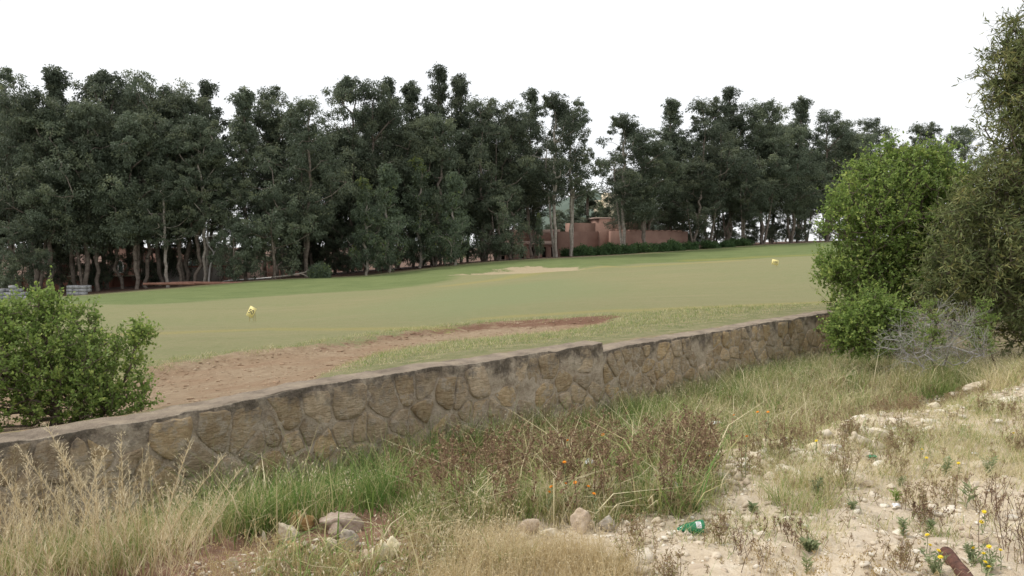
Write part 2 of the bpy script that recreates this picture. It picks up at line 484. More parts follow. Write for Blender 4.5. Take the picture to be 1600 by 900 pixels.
def course_mat():
    t = NT('golf_course_turf', 0.95)
    big = t.noise(0.09, 5, 0.6)
    mid = t.noise(0.8, 5, 0.65, stretch=((0.35, 1.3, 1), (0, 0, 0.35)))
    fine = t.noise(22, 5, 0.75)
    speck = t.noise(6, 6, 0.75, stretch=((0.5, 1.4, 1), (0, 0, 0.2)))
    fair = t.ramp(mid, [(0.25, (0.185, 0.192, 0.08)), (0.5, (0.232, 0.225, 0.103)), (0.75, (0.28, 0.25, 0.13))])
    fair = t.mix(t.mapr(big, 0.4, 0.6), fair, (0.2, 0.217, 0.092))
    fair = t.mix(t.mapr(t.noise(0.33, 6, 0.7, stretch=((0.4, 1.5, 1), (0, 0, 0.15))), 0.5, 0.66, 0, 0.8), fair, (0.195, 0.215, 0.09))
    fair = t.mix(t.mapr(t.noise(2.6, 5, 0.7, stretch=((0.5, 2.0, 1), (0, 0, 0.1))), 0.62, 0.72, 0, 0.55), fair, (0.15, 0.135, 0.065))
    fair = t.mix(t.mapr(speck, 0.35, 0.65, 0.0, 0.85), fair, t.ramp(fine, [(0.3, (0.18, 0.165, 0.075)), (0.7, (0.36, 0.32, 0.18))]))
    gm = t.mapr(t.math('ADD', t.attr('green'), t.mapr(mid, 0.2, 0.8, -0.25, 0.25)), 0.3, 0.75)
    grn = t.ramp(t.noise(0.5, 5, 0.65), [(0.3, (0.12, 0.158, 0.052)), (0.7, (0.172, 0.205, 0.075))])
    c = t.mix(gm, fair, grn)
    pm = t.mapr(t.math('ADD', t.attr('pale'), t.mapr(mid, 0.2, 0.8, -0.3, 0.3)), 0.2, 1.2, 0, 0.7)
    c = t.mix(pm, c, (0.195, 0.232, 0.105))
    nm = t.mapr(t.math('ADD', t.attr('near'), t.mapr(speck, 0.25, 0.75, -0.4, 0.4)), 0.25, 0.8)
    rough = t.ramp(t.noise(3.5, 6, 0.75), [(0.3, (0.13, 0.15, 0.055)), (0.5, (0.22, 0.215, 0.1)), (0.7, (0.36, 0.3, 0.18))])
    c = t.mix(nm, c, rough)
    ym = t.mapr(t.math('ADD', t.attr('yellow'), t.mapr(fine, 0.3, 0.7, -0.6, 0.4)), 0.3, 0.9, 0, 0.3)
    c = t.mix(ym, c, (0.4, 0.31, 0.07))
    dn = t.noise(7, 8, 0.8)
    dirt = t.ramp(dn, [(0.28, (0.22, 0.15, 0.09)), (0.5, (0.325, 0.237, 0.15)), (0.72, (0.44, 0.34, 0.23))])
    red = t.mapr(t.noise(0.7, 4), 0.45, 0.65)
    dirt = t.mix(red, dirt, t.ramp(dn, [(0.3, (0.22, 0.135, 0.078)), (0.7, (0.36, 0.245, 0.15))]))
    dm = t.mapr(t.math('ADD', t.attr('dirt'), t.mapr(speck, 0.25, 0.75, -0.55, 0.55)), 0.4, 0.65)
    c = t.mix(dm, c, dirt)
    lip = t.mapr(t.math('ADD', t.attr('lip'), t.mapr(speck, 0.2, 0.8, -0.4, 0.4)), 0.45, 0.7)
    c = t.mix(lip, c, (0.2, 0.11, 0.07))
    sm = t.mapr(t.math('ADD', t.attr('sand'), t.mapr(t.noise(0.9, 6, 0.7), 0.2, 0.8, -0.4, 0.4)), 0.42, 0.6)
    c = t.mix(sm, c, t.ramp(dn, [(0.3, (0.33, 0.26, 0.155)), (0.7, (0.45, 0.37, 0.24))]))
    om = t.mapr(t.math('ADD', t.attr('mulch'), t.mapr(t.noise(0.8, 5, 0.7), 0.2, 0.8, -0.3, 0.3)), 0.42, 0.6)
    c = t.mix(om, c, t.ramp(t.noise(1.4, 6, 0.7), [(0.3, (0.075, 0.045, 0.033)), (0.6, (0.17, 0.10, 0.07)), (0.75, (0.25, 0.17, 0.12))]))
    h = t.math('ADD', t.math('MULTIPLY', fine, 0.5), speck)
    return t.out(c, h, 0.8, 0.1)
M['course'] = course_mat()

def bank_mat():
    t = NT('stony_bank', 0.97)
    n1 = t.noise(1.7, 7, 0.7); n2 = t.noise(9, 7, 0.7); n3 = t.noise(45, 5, 0.7)
    lime = t.ramp(n2, [(0.25, (0.36, 0.27, 0.19)), (0.42, (0.56, 0.455, 0.32)), (0.58, (0.69, 0.585, 0.44)), (0.75, (0.79, 0.71, 0.57))])
    lime = t.mix(t.mapr(n1, 0.35, 0.65, 0, 0.75), lime, t.ramp(n3, [(0.3, (0.4, 0.32, 0.235)), (0.7, (0.63, 0.54, 0.43))]))
    vd = t.vor(26, 'Distance')
    lime = t.mix(t.mapr(vd, 0.08, 0.02, 0, 0.5), lime, (0.74, 0.69, 0.6))
    soil = t.ramp(n2, [(0.3, (0.15, 0.08, 0.05)), (0.55, (0.27, 0.16, 0.105)), (0.75, (0.42, 0.3, 0.21))])
    soil = t.mix(t.mapr(n3, 0.58, 0.66), soil, (0.5, 0.42, 0.33))
    litter = t.ramp(n2, [(0.3, (0.10, 0.08, 0.045)), (0.55, (0.2, 0.165, 0.09)), (0.75, (0.33, 0.27, 0.16))])
    c = t.mix(t.mapr(t.math('ADD', t.attr('lime'), t.mapr(n1, 0.2, 0.8, -0.5, 0.5)), 0.4, 0.62), litter, lime)
    c = t.mix(t.mapr(t.math('ADD', t.attr('soil'), t.mapr(n1, 0.2, 0.8, -0.4, 0.4)), 0.4, 0.6), c, soil)
    h = t.math('ADD', t.math('MULTIPLY', n3, 0.35), n2)
    return t.out(c, h, 0.9, 0.035)
M['bank'] = bank_mat()

def stone_mat():
    t = NT('ochre_wall_stone', 0.95); t.co = t.n.new('ShaderNodeNewGeometry').outputs['Position']
    n = t.noise(14, 7, 0.7); s = t.noise(40, 5, 0.7)
    lay = t.noise(11, 6, 0.7, stretch=((1, 1, 3.2), (0, 0, 0)))
    c = t.ramp(n, [(0.25, (0.4, 0.265, 0.14)), (0.5, (0.58, 0.42, 0.235)), (0.75, (0.72, 0.58, 0.37))])
    k = t.rand()
    c = t.mix(t.mapr(k, 0.0, 1.0, 0.0, 0.75), c, t.ramp(n, [(0.3, (0.43, 0.33, 0.23)), (0.7, (0.66, 0.55, 0.41))]))
    hue = t.n.new('ShaderNodeHueSaturation'); t.l.new(c, hue.inputs['Color']); t.l.new(t.mapr(t.math('FRACT', t.math('MULTIPLY', k, 7.3), 0.0), 0, 1, 0.7, 1.15), hue.inputs['Value'])
    c = hue.outputs['Color']
    sm = t.noise(8, 8, 0.75)
    c = t.mix(t.mapr(sm, 0.5, 0.6, 0, 0.75), c, t.ramp(t.noise(20, 6, 0.7), [(0.3, (0.42, 0.35, 0.27)), (0.7, (0.66, 0.58, 0.47))]))
    c = t.mix(t.mapr(t.noise(3.1, 8, 0.75), 0.6, 0.74, 0, 0.5), c, (0.15, 0.115, 0.08))
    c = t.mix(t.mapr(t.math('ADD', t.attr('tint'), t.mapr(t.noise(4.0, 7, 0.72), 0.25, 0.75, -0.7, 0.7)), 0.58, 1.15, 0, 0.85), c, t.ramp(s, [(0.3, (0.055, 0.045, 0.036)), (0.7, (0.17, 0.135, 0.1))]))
    return t.out(c, t.math('ADD', lay, t.math('MULTIPLY', sm, 0.8)), 1.0, 0.06)
M['stone'] = stone_mat()

def mortar_mat():
    t = NT('stained_lime_mortar', 0.97); t.co = t.n.new('ShaderNodeNewGeometry').outputs['Position']
    n = t.noise(7, 8, 0.72); s = t.noise(38, 5, 0.7)
    c = t.ramp(n, [(0.28, (0.27, 0.21, 0.15)), (0.45, (0.44, 0.36, 0.27)), (0.6, (0.54, 0.46, 0.355)), (0.75, (0.64, 0.51, 0.34))])
    c = t.mix(t.mapr(t.noise(3.1, 8, 0.75), 0.6, 0.74, 0, 0.5), c, (0.15, 0.115, 0.08))
    dk = t.math('ADD', t.attr('tint'), t.mapr(t.noise(4.0, 7, 0.72), 0.25, 0.75, -0.7, 0.7))
    c = t.mix(t.mapr(dk, 0.45, 1.0, 0, 0.88), c, t.ramp(s, [(0.3, (0.05, 0.042, 0.034)), (0.7, (0.16, 0.13, 0.1))]))
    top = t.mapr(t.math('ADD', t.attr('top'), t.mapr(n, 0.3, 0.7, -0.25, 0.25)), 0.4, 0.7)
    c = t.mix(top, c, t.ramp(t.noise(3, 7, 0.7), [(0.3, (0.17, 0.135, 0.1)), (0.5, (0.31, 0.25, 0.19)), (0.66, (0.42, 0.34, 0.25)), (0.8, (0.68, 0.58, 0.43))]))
    return t.out(c, t.math('ADD', n, t.math('MULTIPLY', s, 0.4)), 1.0, 0.06)
M['mortar'] = mortar_mat()

def rock_mat(name, stops):
    t = NT(name, 0.95); t.co = t.n.new('ShaderNodeNewGeometry').outputs['Position']
    n = t.noise(9, 7, 0.7); s = t.noise(60, 4, 0.7)
    return t.out(t.ramp(n, stops), t.math('ADD', n, t.math('MULTIPLY', s, 0.3)), 0.9, 0.015)
M['r_pale'] = rock_mat('pale_limestone', [(0.25, (0.42, 0.33, 0.22)), (0.5, (0.62, 0.53, 0.4)), (0.75, (0.76, 0.7, 0.58))])
M['r_ochre'] = rock_mat('ochre_rock', [(0.25, (0.26, 0.15, 0.06)), (0.5, (0.48, 0.31, 0.14)), (0.75, (0.66, 0.52, 0.33))])
M['r_pink'] = rock_mat('pinkish_rock', [(0.25, (0.36, 0.26, 0.185)), (0.5, (0.54, 0.43, 0.32)), (0.75, (0.7, 0.6, 0.48))])
M['r_red'] = rock_mat('reddish_slab', [(0.25, (0.2, 0.135, 0.1)), (0.5, (0.33, 0.25, 0.195)), (0.75, (0.5, 0.42, 0.34))])
M['r_cream'] = rock_mat('cream_rock', [(0.25, (0.56, 0.44, 0.24)), (0.5, (0.74, 0.64, 0.42)), (0.75, (0.82, 0.76, 0.6))])
M['r_grey'] = rock_mat('grey_rock', [(0.25, (0.24, 0.2, 0.16)), (0.5, (0.4, 0.35, 0.29)), (0.75, (0.58, 0.53, 0.45))])

# ------------------------------------------------------------------ SETTING: ground sheets
def make_course():
    ys = np.concatenate([np.geomspace(3.5, 40, 300), np.geomspace(40.7, 200, 130), np.geomspace(215, 3000, 22)])
    sx = np.linspace(-1, 1, 420)
    sx = np.sign(sx) * (0.75 * np.abs(sx) + 0.55 * np.abs(sx) ** 4)
    Y, S = np.meshgrid(ys, sx, indexing='ij'); X = S * (Y + 2)
    Z = zc(X, Y)
    u, d = ud(X, Y)
    Z = np.where(d > -0.24, np.minimum(Z, -0.06), Z)
    f = grid_faces(*Y.shape)
    keep = (d.ravel()[f] < -0.1).all(1)
    f = f[keep]
    ex = {}
    sdd = poly_sd(X, Y, DIRT)
    ex['dirt'] = sstep(-(sdd + 0.55 * fbm(X * 0.9, Y * 0.9, 77, 4) + 0.2 * fbm(X * 5, Y * 5, 78, 3)), -0.4, 0.4)
    up = poly_c([(235, 578), (300, 563), (400, 550), (480, 541), (560, 529), (650, 516), (760, 504), (880, 498), (945, 494)])
    ld = line_d(X, Y, up)
    ex['lip'] = np.where(sdd < 0.25, np.exp(-((ld - 0.18) / 0.28) ** 2), 0) * np.interp(X, [-6, -3, 0, 2], [0.25, 0.5, 0.75, 1])
    ex['sand'] = sstep(-(poly_sd(X, Y, SAND) + 1.3 * fbm(X * 0.5, Y * 0.5, 88, 3)), -1.0, 1.6)
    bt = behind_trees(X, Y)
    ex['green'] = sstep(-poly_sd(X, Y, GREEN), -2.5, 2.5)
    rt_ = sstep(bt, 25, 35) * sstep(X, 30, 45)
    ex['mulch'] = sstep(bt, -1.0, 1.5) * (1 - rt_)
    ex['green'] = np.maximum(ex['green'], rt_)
    ex['pale'] = sstep(-poly_sd(X, Y, PALE), -3, 4)
    nd = -d
    ex['near'] = np.clip(sstep(-poly_sd(X, Y, NEARG), -0.5, 0.5) + 0.0, 0, 1)
    ex['dirt'] = np.maximum(ex['dirt'], 0.62 * sstep(-nd, -0.9, -0.35))
    yl = np.zeros_like(X)
    for k, pl in enumerate(YEL):
        yl = np.maximum(yl, np.exp(-(line_d(X, Y, pl) / (0.02 * Y + 0.25)) ** 2))
    ex['yellow'] = yl
    used, inv = np.unique(f, return_inverse=True)
    mb = MB().add(np.stack([X, Y, Z], -1).reshape(-1, 3)[used], inv.reshape(f.shape))
    me = mb.mesh('golf_course_ground', True, {k: v.ravel()[used] for k, v in ex.items()})
    link('golf_course_ground', me, M['course'], kind='structure')
make_course()

def make_bank():
    ys = np.concatenate([np.linspace(-3, 1.9, 22), np.geomspace(2.0, 40, 430)])
    sx = np.linspace(-1, 1, 430)
    Y, S = np.meshgrid(ys, sx, indexing='ij'); X = S * (3.5 + 0.86 * np.maximum(Y, 0)) + np.maximum(Y - 8, 0) * 0.15
    Z = zf(X, Y)
    u, d = ud(X, Y)
    f = grid_faces(*Y.shape)
    f = f[(d.ravel()[f] > -0.32).all(1)]
    de = d_edge(u)
    t = sstep(d, de - 0.75, de + 0.1)
    lime = t * np.interp(u, [-1, 1.5, 3.0], [0.25, 0.5, 0.95])
    lime = lime * (1 - 0.3 * sstep(d, de + 2.6, de + 4))
    soil = t * np.interp(u, [-3, 0.2, 1.5, 2.6], [0.5, 1, 0.8, 0]) * sstep(-d, -3.4, -2.4)
    mound = Gf(1050, 625)
    soil = np.maximum(soil, np.exp(-((X - mound[0]) ** 2 + (Y - mound[1]) ** 2) / 0.35))
    used, inv = np.unique(f, return_inverse=True)
    mb = MB().add(np.stack([X, Y, Z], -1).reshape(-1, 3)[used], inv.reshape(f.shape))
    me = mb.mesh('bank_ground', True, {'lime': lime.ravel()[used], 'soil': soil.ravel()[used]})
    link('bank_ground', me, M['bank'], kind='structure')
make_bank()

# far hill seen through the gap in the trees
def hill():
    X, Y = np.meshgrid(np.linspace(-900, 1200, 90), np.linspace(620, 1000, 24))
    t = (Y - 620) / 380
    Z = (40 + 14 * fbm(X / 240, Y / 240, 5) + 26 * np.exp(-((X - 60) / 260) ** 2)) * np.exp(-((X - 75) / 75) ** 2) * np.sin(np.clip(t, 0, 1) * np.pi) ** 0.7 + 3 * fbm(X / 30, Y / 30, 8)
    Z = Z + float(zc0(np.array([0.0]), np.array([600.0]))[0]) - 4
    me = MB().add(np.stack([X, Y, Z], -1).reshape(-1, 3), grid_faces(*X.shape)).mesh('hill', True)
    link('hill', me, plain('wooded_hill', (0.07, 0.095, 0.075), (0.11, 0.14, 0.11), 0.03, 1.0), kind='structure')
hill()

# ------------------------------------------------------------------ STONE WALL
wall = root('stone_wall', wp(0, 0, -0.9), 'low rubble stone retaining wall with stained mortar between the weeds and the golf course', 'wall')
WALL_O = np.array(wall.location)

def zt(u, sec):
    base = wtop(u, sec)
    return base + 0.022 * fbm(np.asarray(u) * 0.8, np.asarray(u) * 0 + 3.1, 71 + sec, 3) + 0.012 * fbm(np.asarray(u) * 7, np.asarray(u) * 0 + 1.7, 73, 3)

def face_d(u, v):
    return 0.022 * fbm(u * 1.3, v * 1.3, 81, 3) + 0.02 * fbm(u * 7, v * 11, 85, 4)

def core(u0, u1, sec, d_off):
    us = np.concatenate([np.arange(u0, min(u1, 18.0) + 0.001, 0.035), np.arange(18.2, u1, 0.2)])
    vf = np.linspace(-1.15, -0.015, 38)
    rows = []
    prof = []                                     # (d, height relative to the top, top mask)
    for v in vf: prof.append((0.0, v, 0.0))
    for d, v, tmk in [(-0.012, -0.003, 0.7)] + [(-x, 0.0, 1.0) for x in np.linspace(0.03, 0.28, 10)] + [(-0.3, -0.02, 1), (-0.31, -0.15, 0.3), (-0.31, -0.6, 0)]: prof.append((d, v, tmk))
    prof = np.array(prof)
    U, K = np.meshgrid(us, np.arange(len(prof)), indexing='ij')
    D = prof[K, 0]; V = prof[K, 1]; T = prof[K, 2]
    top = zt(U, sec)
    crumble = 0.03 * np.maximum(0, fbm(U * 3.0, V * 0 + 5, 91, 3) - 0.1)
    Z = np.where(V > -0.1, top + V - crumble * (np.abs(D) < 0.05), np.maximum(V, -1.15) + 0.0)
    Z = np.where((K < 38), np.interp(V, [-1.15, -0.015], [0, 1]) * (top - 0.012 - crumble + 1.15) - 1.15, Z)
    Dd = D + d_off + np.where(D > -0.02, face_d(U, V), 0.01 * fbm(U * 6, D * 6, 95, 3))
    Z = Z + np.where((D < -0.02) & (D > -0.3), 0.014 * fbm(U * 5, D * 9, 97, 4), 0)
    P = WA[None, None] + U[..., None] * WT + Dd[..., None] * WN
    V3 = np.concatenate([P, Z[..., None]], -1)
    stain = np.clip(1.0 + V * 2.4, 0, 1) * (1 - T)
    f = grid_faces(*U.shape)
    n = U.shape[1]; nr = U.shape[0]
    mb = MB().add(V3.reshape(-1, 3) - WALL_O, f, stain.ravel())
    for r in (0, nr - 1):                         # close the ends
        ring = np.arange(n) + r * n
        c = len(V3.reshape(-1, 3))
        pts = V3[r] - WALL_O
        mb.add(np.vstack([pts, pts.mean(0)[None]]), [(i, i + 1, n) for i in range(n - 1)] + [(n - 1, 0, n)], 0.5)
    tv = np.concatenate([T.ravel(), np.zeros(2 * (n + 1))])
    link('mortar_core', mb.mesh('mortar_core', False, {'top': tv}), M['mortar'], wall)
U_END = ud(*WB)[0] + 24.0
core(-4.2, U_STEP, 0, 0.0)
core(U_STEP - 0.04, U_END, 1, -0.035)

def clip_poly(poly, nx, ny, c):
    out = []
    for i in range(len(poly)):
        a, b = poly[i], poly[(i + 1) % len(poly)]
        da, db = a[0] * nx + a[1] * ny - c, b[0] * nx + b[1] * ny - c
        if da <= 0: out.append(a)
        if da * db < 0:
            t = da / (da - db); out.append((a[0] + (b[0] - a[0]) * t, a[1] + (b[1] - a[1]) * t))
    return out

def wall_stones():
    r = np.random.default_rng(5)
    seeds = []
    u = -4.0
    for row, v in enumerate(np.arange(-1.0, -0.05, 0.205)):
        u = -4.1 + r.uniform(0, 0.2)
        while u < U_END - 0.1:
            seeds.append((u + r.uniform(-0.05, 0.05), v + r.uniform(-0.1, 0.1)))
            u += r.choice([0.13, 0.2, 0.3, 0.42], p=[0.22, 0.28, 0.28, 0.22])
    seeds = np.array(seeds)
    for i, s in enumerate(seeds):
        if s[1] < -0.93 or (s[1] > -0.14 and r.random() < 0.55) or r.random() < 0.07: continue
        if abs(s[0] - U_STEP) < 0.13: continue
        if s[0] > U_END - 22.5: continue
        poly = [(s[0] - 0.3, s[1] - 0.25), (s[0] + 0.3, s[1] - 0.25), (s[0] + 0.3, s[1] + 0.25), (s[0] - 0.3, s[1] + 0.25)]
        for j in np.argsort(((seeds - s) ** 2).sum(1))[1:14]:
            q = seeds[j]; nx, ny = q - s; L = math.hypot(nx, ny); nx /= L; ny /= L
            m = (q + s) / 2
            poly = clip_poly(poly, nx, ny, m[0] * nx + m[1] * ny - 0.002 - 0.008 * r.random())
            if len(poly) < 3: break
        if len(poly) < 3: continue
        poly = clip_poly(poly, 0, 1, float(wtop(s[0], 0 if s[0] < U_STEP else 1)) - 0.03)
        if len(poly) < 3: continue
        poly = np.array(poly)
        # resample to a rounded ragged outline
        ce = poly.mean(0)
        seg = np.roll(poly, -1, 0) - poly; L = np.hypot(*seg.T); tot = L.sum()
        if tot < 0.3: continue
        N = 16; ts = np.linspace(0, tot, N, endpoint=False); cum = np.concatenate([[0], np.cumsum(L)])
        out = []
        for t in ts:
            k = min(np.searchsorted(cum, t, 'right') - 1, len(poly) - 1)
            out.append(poly[k] + seg[k] * (t - cum[k]) / L[k])
        out = np.array(out)
        out = 0.86 * out + 0.07 * (np.roll(out, 1, 0) + np.roll(out, -1, 0))
        out = ce + (out - ce) * (1.0 + r.uniform(-0.1, 0.02, (N, 1)))
        proud = r.uniform(0.002, 0.026)
        sec = 0 if s[0] < U_STEP else 1
        off = 0 if sec == 0 else -0.035
        rings = [(1.0, -0.03), (0.975, proud * 0.5), (0.9, proud), (0.55, proud * 1.05)]
        V = []
        tl, tr = r.uniform(-0.05, 0.05, 2)
        for sc, dd in rings:
            q = ce + (out - ce) * sc
            fd = face_d(q[:, 0], q[:, 1]) if dd < 0 else float(face_d(np.array([ce[0]]), np.array([ce[1]]))[0]) + 0.6 * (face_d(q[:, 0], q[:, 1]) - float(face_d(np.array([ce[0]]), np.array([ce[1]]))[0]))
            rel = r.uniform(-0.008, 0.008, N) + (q[:, 0] - ce[0]) * tl + (q[:, 1] - ce[1]) * tr
            V.append(np.stack([q[:, 0], off + fd + dd + (rel if dd > 0 else 0), q[:, 1]], 1))
        V.append(np.array([[ce[0], off + float(face_d(np.array([ce[0]]), np.array([ce[1]]))[0]) + proud * 1.1, ce[1]]]))
        V = np.vstack(V)
        P = np.concatenate([WA + V[:, :1] * WT + V[:, 1:2] * WN, V[:, 2:3]], 1)
        o = np.concatenate([wp(ce[0], 0, ce[1])])
        fs = [(k * N + i2, k * N + (i2 + 1) % N, (k + 1) * N + (i2 + 1) % N, (k + 1) * N + i2) for k in range(3) for i2 in range(N)]
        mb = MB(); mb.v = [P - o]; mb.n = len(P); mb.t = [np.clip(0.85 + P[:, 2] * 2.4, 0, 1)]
        mb.f = [np.array(fs), np.array([(3 * N + i2, 3 * N + (i2 + 1) % N, 4 * N) for i2 in range(N)])]
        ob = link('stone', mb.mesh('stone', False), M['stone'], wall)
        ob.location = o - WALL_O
wall_stones()

# ------------------------------------------------------------------ BUILDINGS AND WALLS BEHIND THE TREES
def frame(px0, px1, depth0, depth1):
    """local frame of a facade whose foot runs between two pixels at two depths: origin, angle, length"""
    a, b = W(px0, 440, depth0), W(px1, 440, depth1)
    v = b[:2] - a[:2]
    return a, math.atan2(v[1], v[0]), np.linalg.norm(v)

def facade(name, px0, px1, d0, d1, label, cat):
    a, ang, L = frame(px0, px1, d0, d1)
    z = float(zc0(np.array([a[0]]), np.array([a[1]]))[0])
    z1 = float(zc0(np.array([a[0] + L * math.cos(ang)]), np.array([a[1] + L * math.sin(ang)]))[0])
    zb = min(z, z1)
    return root(name, (a[0], a[1], zb), label, cat, rz=ang), L, zb

def zpx(px, py, depth): return W(px, py, depth)[2]

def part(parent, name, mat, boxes):
    mb = MB()
    for b in boxes: box(mb, *b)
    return link(name, mb.mesh(name), M[mat], parent)

# left: dark red boundary wall with cream coping
r, L, zb = facade('boundary_wall', 20, 228, 71, 74, 'dark red rendered boundary wall with pale coping behind the trunks at far left', 'wall')
h = zpx(100, 433, 72) - zb
part(r, 'wall_face', 'terradark', [(0, L, 0, 0.3, -1, h)])
part(r, 'coping', 'cream', [(-0.1, L + 0.1, -0.08, 0.38, h, h + 0.12)])
for x in np.linspace(0.5, L - 0.5, 5):
    part(r, 'pier', 'terradark', [(x - 0.25, x + 0.25, -0.12, 0.0, -1, h + 0.0)])
# grey block wall with red coping
r, L, zb = facade('block_wall', 231, 354, 72, 76, 'grey block wall with red coping behind slim trunks left of centre', 'wall')
h0 = zpx(240, 419, 72) - zb
part(r, 'wall_face', 'greywall', [(0.25, L - 0.3, 0, 0.25, -1, h0)])
part(r, 'coping', 'terradark', [(0, L, -0.08, 0.33, h0, h0 + 0.16)])
for x in (0, L - 0.3):
    part(r, 'pier', 'terra', [(x, x + 0.4, -0.14, 0.36, -1, h0 - 0.002)])
# pale pink wall further right with a gate pier
r, L, zb = facade('garden_wall', 357, 412, 79, 84, 'pale pink garden wall beside the light path, right of the grey block wall', 'wall')
h = zpx(380, 411, 80) - zb
part(r, 'wall_face', 'pink', [(0, L, 0, 0.3, -1, h)])
part(r, 'coping', 'whitewall', [(-0.05, L + 0.05, -0.06, 0.36, h, h + 0.1)])
part(r, 'pier', 'terra', [(L, L + 0.6, -0.1, 0.5, -1, h + 0.2)])
# path in front of it
def sheet(name, pts, mat, lift=0.03):
    q = [np.array([*W(px, 440, d)[:2]]) for px, d in pts]
    n = 14; rows = []
    A0, B0, C0, D0 = q
    V = []
    for i in range(n):
        for j in range(n):
            s, t = i / (n - 1), j / (n - 1)
            p = (A0 * (1 - s) + B0 * s) * (1 - t) + (D0 * (1 - s) + C0 * s) * t
            V.append((p[0], p[1], float(zc(np.array([p[0]]), np.array([p[1]]))[0]) + lift))
    return link(name, MB().add(V, grid_faces(n, n)).mesh(name, True), M[mat], kind='structure')
sheet('garden_path', [(345, 70), (425, 72), (430, 79), (352, 76)], 'whitewall')
sheet('forecourt_path', [(775, 83), (835, 85), (835, 91), (775, 90)], 'pink')

# houses behind the left walls
def house(px0, px1, d0, d1, ytop, label, wallmat, wins, door=None, awning=None):
    r, L, zb = facade('house', px0, px1, d0, d1, label, 'house')
    dm = (d0 + d1) / 2
    h = zpx((px0 + px1) / 2, ytop, dm) - zb
    part(r, 'wall_body', wallmat, [(0, L, 0, 7, -1, h)])
    part(r, 'parapet', wallmat, [(-0.1, L + 0.1, -0.1, 7.1, h, h + 0.35)])
    for (x, yb, w, hh) in wins:
        fx = (x - px0) / (px1 - px0) * L; z0 = zpx(x, yb, dm) - zb
        wd = part(r, 'window', 'whitewall', [(fx - w / 2, fx - w / 2 + 0.1, -0.14, -0.01, z0, z0 + hh), (fx + w / 2 - 0.1, fx + w / 2, -0.14, -0.01, z0, z0 + hh),
                  (fx - 0.05, fx + 0.05, -0.12, -0.01, z0, z0 + hh), (fx - w / 2 - 0.1, fx + w / 2 + 0.1, -0.2, -0.01, z0 - 0.12, z0 - 0.003)])
        mb = MB(); n = 12                           # arched head
        for k in range(n):
            a0, a1 = math.pi * k / n, math.pi * (k + 1) / n
            for (ri, ro) in ((w / 2 - 0.1, w / 2),):
                q = [(fx + ri * math.cos(a0), z0 + hh + ri * math.sin(a0)), (fx + ro * math.cos(a0), z0 + hh + ro * math.sin(a0)), (fx + ro * math.cos(a1), z0 + hh + ro * math.sin(a1)), (fx + ri * math.cos(a1), z0 + hh + ri * math.sin(a1))]
                v = [(x_, -0.14, z_) for x_, z_ in q] + [(x_, -0.01, z_) for x_, z_ in q]
                mb.add(v, [(0, 1, 2, 3), (0, 4, 5, 1), (1, 5, 6, 2), (2, 6, 7, 3), (3, 7, 4, 0)])
        link('window_arch', mb.mesh('window_arch'), M['whitewall'], wd)
        mb = MB(); v = [(fx - w / 2, -0.03, z0), (fx + w / 2, -0.03, z0)] + [(fx + (w / 2 - 0.01) * math.cos(math.pi * k / n), -0.03, z0 + hh + (w / 2 - 0.01) * math.sin(math.pi * k / n)) for k in range(n + 1)]
        c = len(v); v.append((fx, -0.03, z0 + hh / 2))
        mb.add(v, [(i, (i + 1) % c, c) for i in range(c)])
        link('pane', mb.mesh('pane'), M['glass'], wd)
    if door:
        x0, x1, yt, yb = door
        f0, f1 = [(x - px0) / (px1 - px0) * L for x in (x0, x1)]
        zt_, zb_ = zpx(x0, yt, dm) - zb, zpx(x0, yb, dm) - zb
        n = 6
        for k in range(n):
            a = f0 + (f1 - f0) * k / n
            part(r, 'shutter_board', 'darkwood', [(a + 0.02, a + (f1 - f0) / n - 0.02, -0.12, -0.005, zb_, zt_)])
    if awning:
        x0, x1, y = awning
        f0, f1 = [(x - px0) / (px1 - px0) * L for x in (x0, x1)]
        z = zpx(x0, y, dm) - zb
        mb = MB().add([(f0, -1.3, z - 0.25), (f1, -1.3, z - 0.25), (f1, 0, z + 0.1), (f0, 0, z + 0.1), (f0, -1.3, z - 0.35), (f1, -1.3, z - 0.35), (f1, 0, z), (f0, 0, z)],
                      [(0, 1, 2, 3), (7, 6, 5, 4), (0, 4, 5, 1), (1, 5, 6, 2), (3, 7, 4, 0)])
        link('awning', mb.mesh('awning'), M['whitewall'], r)
    return r
house(60, 118, 80, 82, 392, 'pink house with dark red shutter and white awning, behind the boundary wall far left', 'pink', [], (91, 109, 408, 434), (88, 112, 407))
house(168, 215, 84, 85, 388, 'pink house with a white arched window glimpsed between trunks at left', 'terra', [(185, 425, 1.1, 0.75)])
house(222, 352, 88, 92, 392, 'long terracotta house seen over the grey block wall', 'terra', [(262, 420, 0.9, 0.7), (300, 418, 0.9, 0.7)])
house(408, 470, 92, 94, 412, 'low orange house glimpsed under the trees right of the pink garden wall', 'terra', [])
house(530, 570, 98, 99, 405, 'low orange outbuilding glimpsed between trunks under the dense middle trees', 'terra', [])

# centre right: terracotta compound with an arcade
r, L, zb = facade('arcade_wall', 776, 876, 95, 95, 'low terracotta arcade with dark narrow openings under a flat ledge, centre right', 'arcade')
h = zpx(830, 382, 95) - zb; hl = zpx(830, 376.5, 95) - zb
xs = [(p - 776) / 100 * L for p in (786, 799, 815, 831, 850, 864)]
edges = [0] + [v for x in xs for v in (x - 0.22, x + 0.22)] + [L]
hd = zpx(830, 386, 95) - zb
for a, b in zip(edges[::2], edges[1::2]):
    part(r, 'pier', 'terra', [(a, b, 0, 0.5, -1, hd)])
part(r, 'lintel', 'terra', [(0, L, 0.002, 0.498, hd, h)])
part(r, 'ledge', 'pink', [(-0.2, L - 1.0, -0.5, 0.6, h, hl)])
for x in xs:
    part(r, 'opening_shade_panel', 'dark', [(x - 0.3, x + 0.3, 0.55, 0.6, -1, hd)])  # solid sheet behind each gap, interior shade painted as near-black
ht = zpx(830, 365, 98) - zb
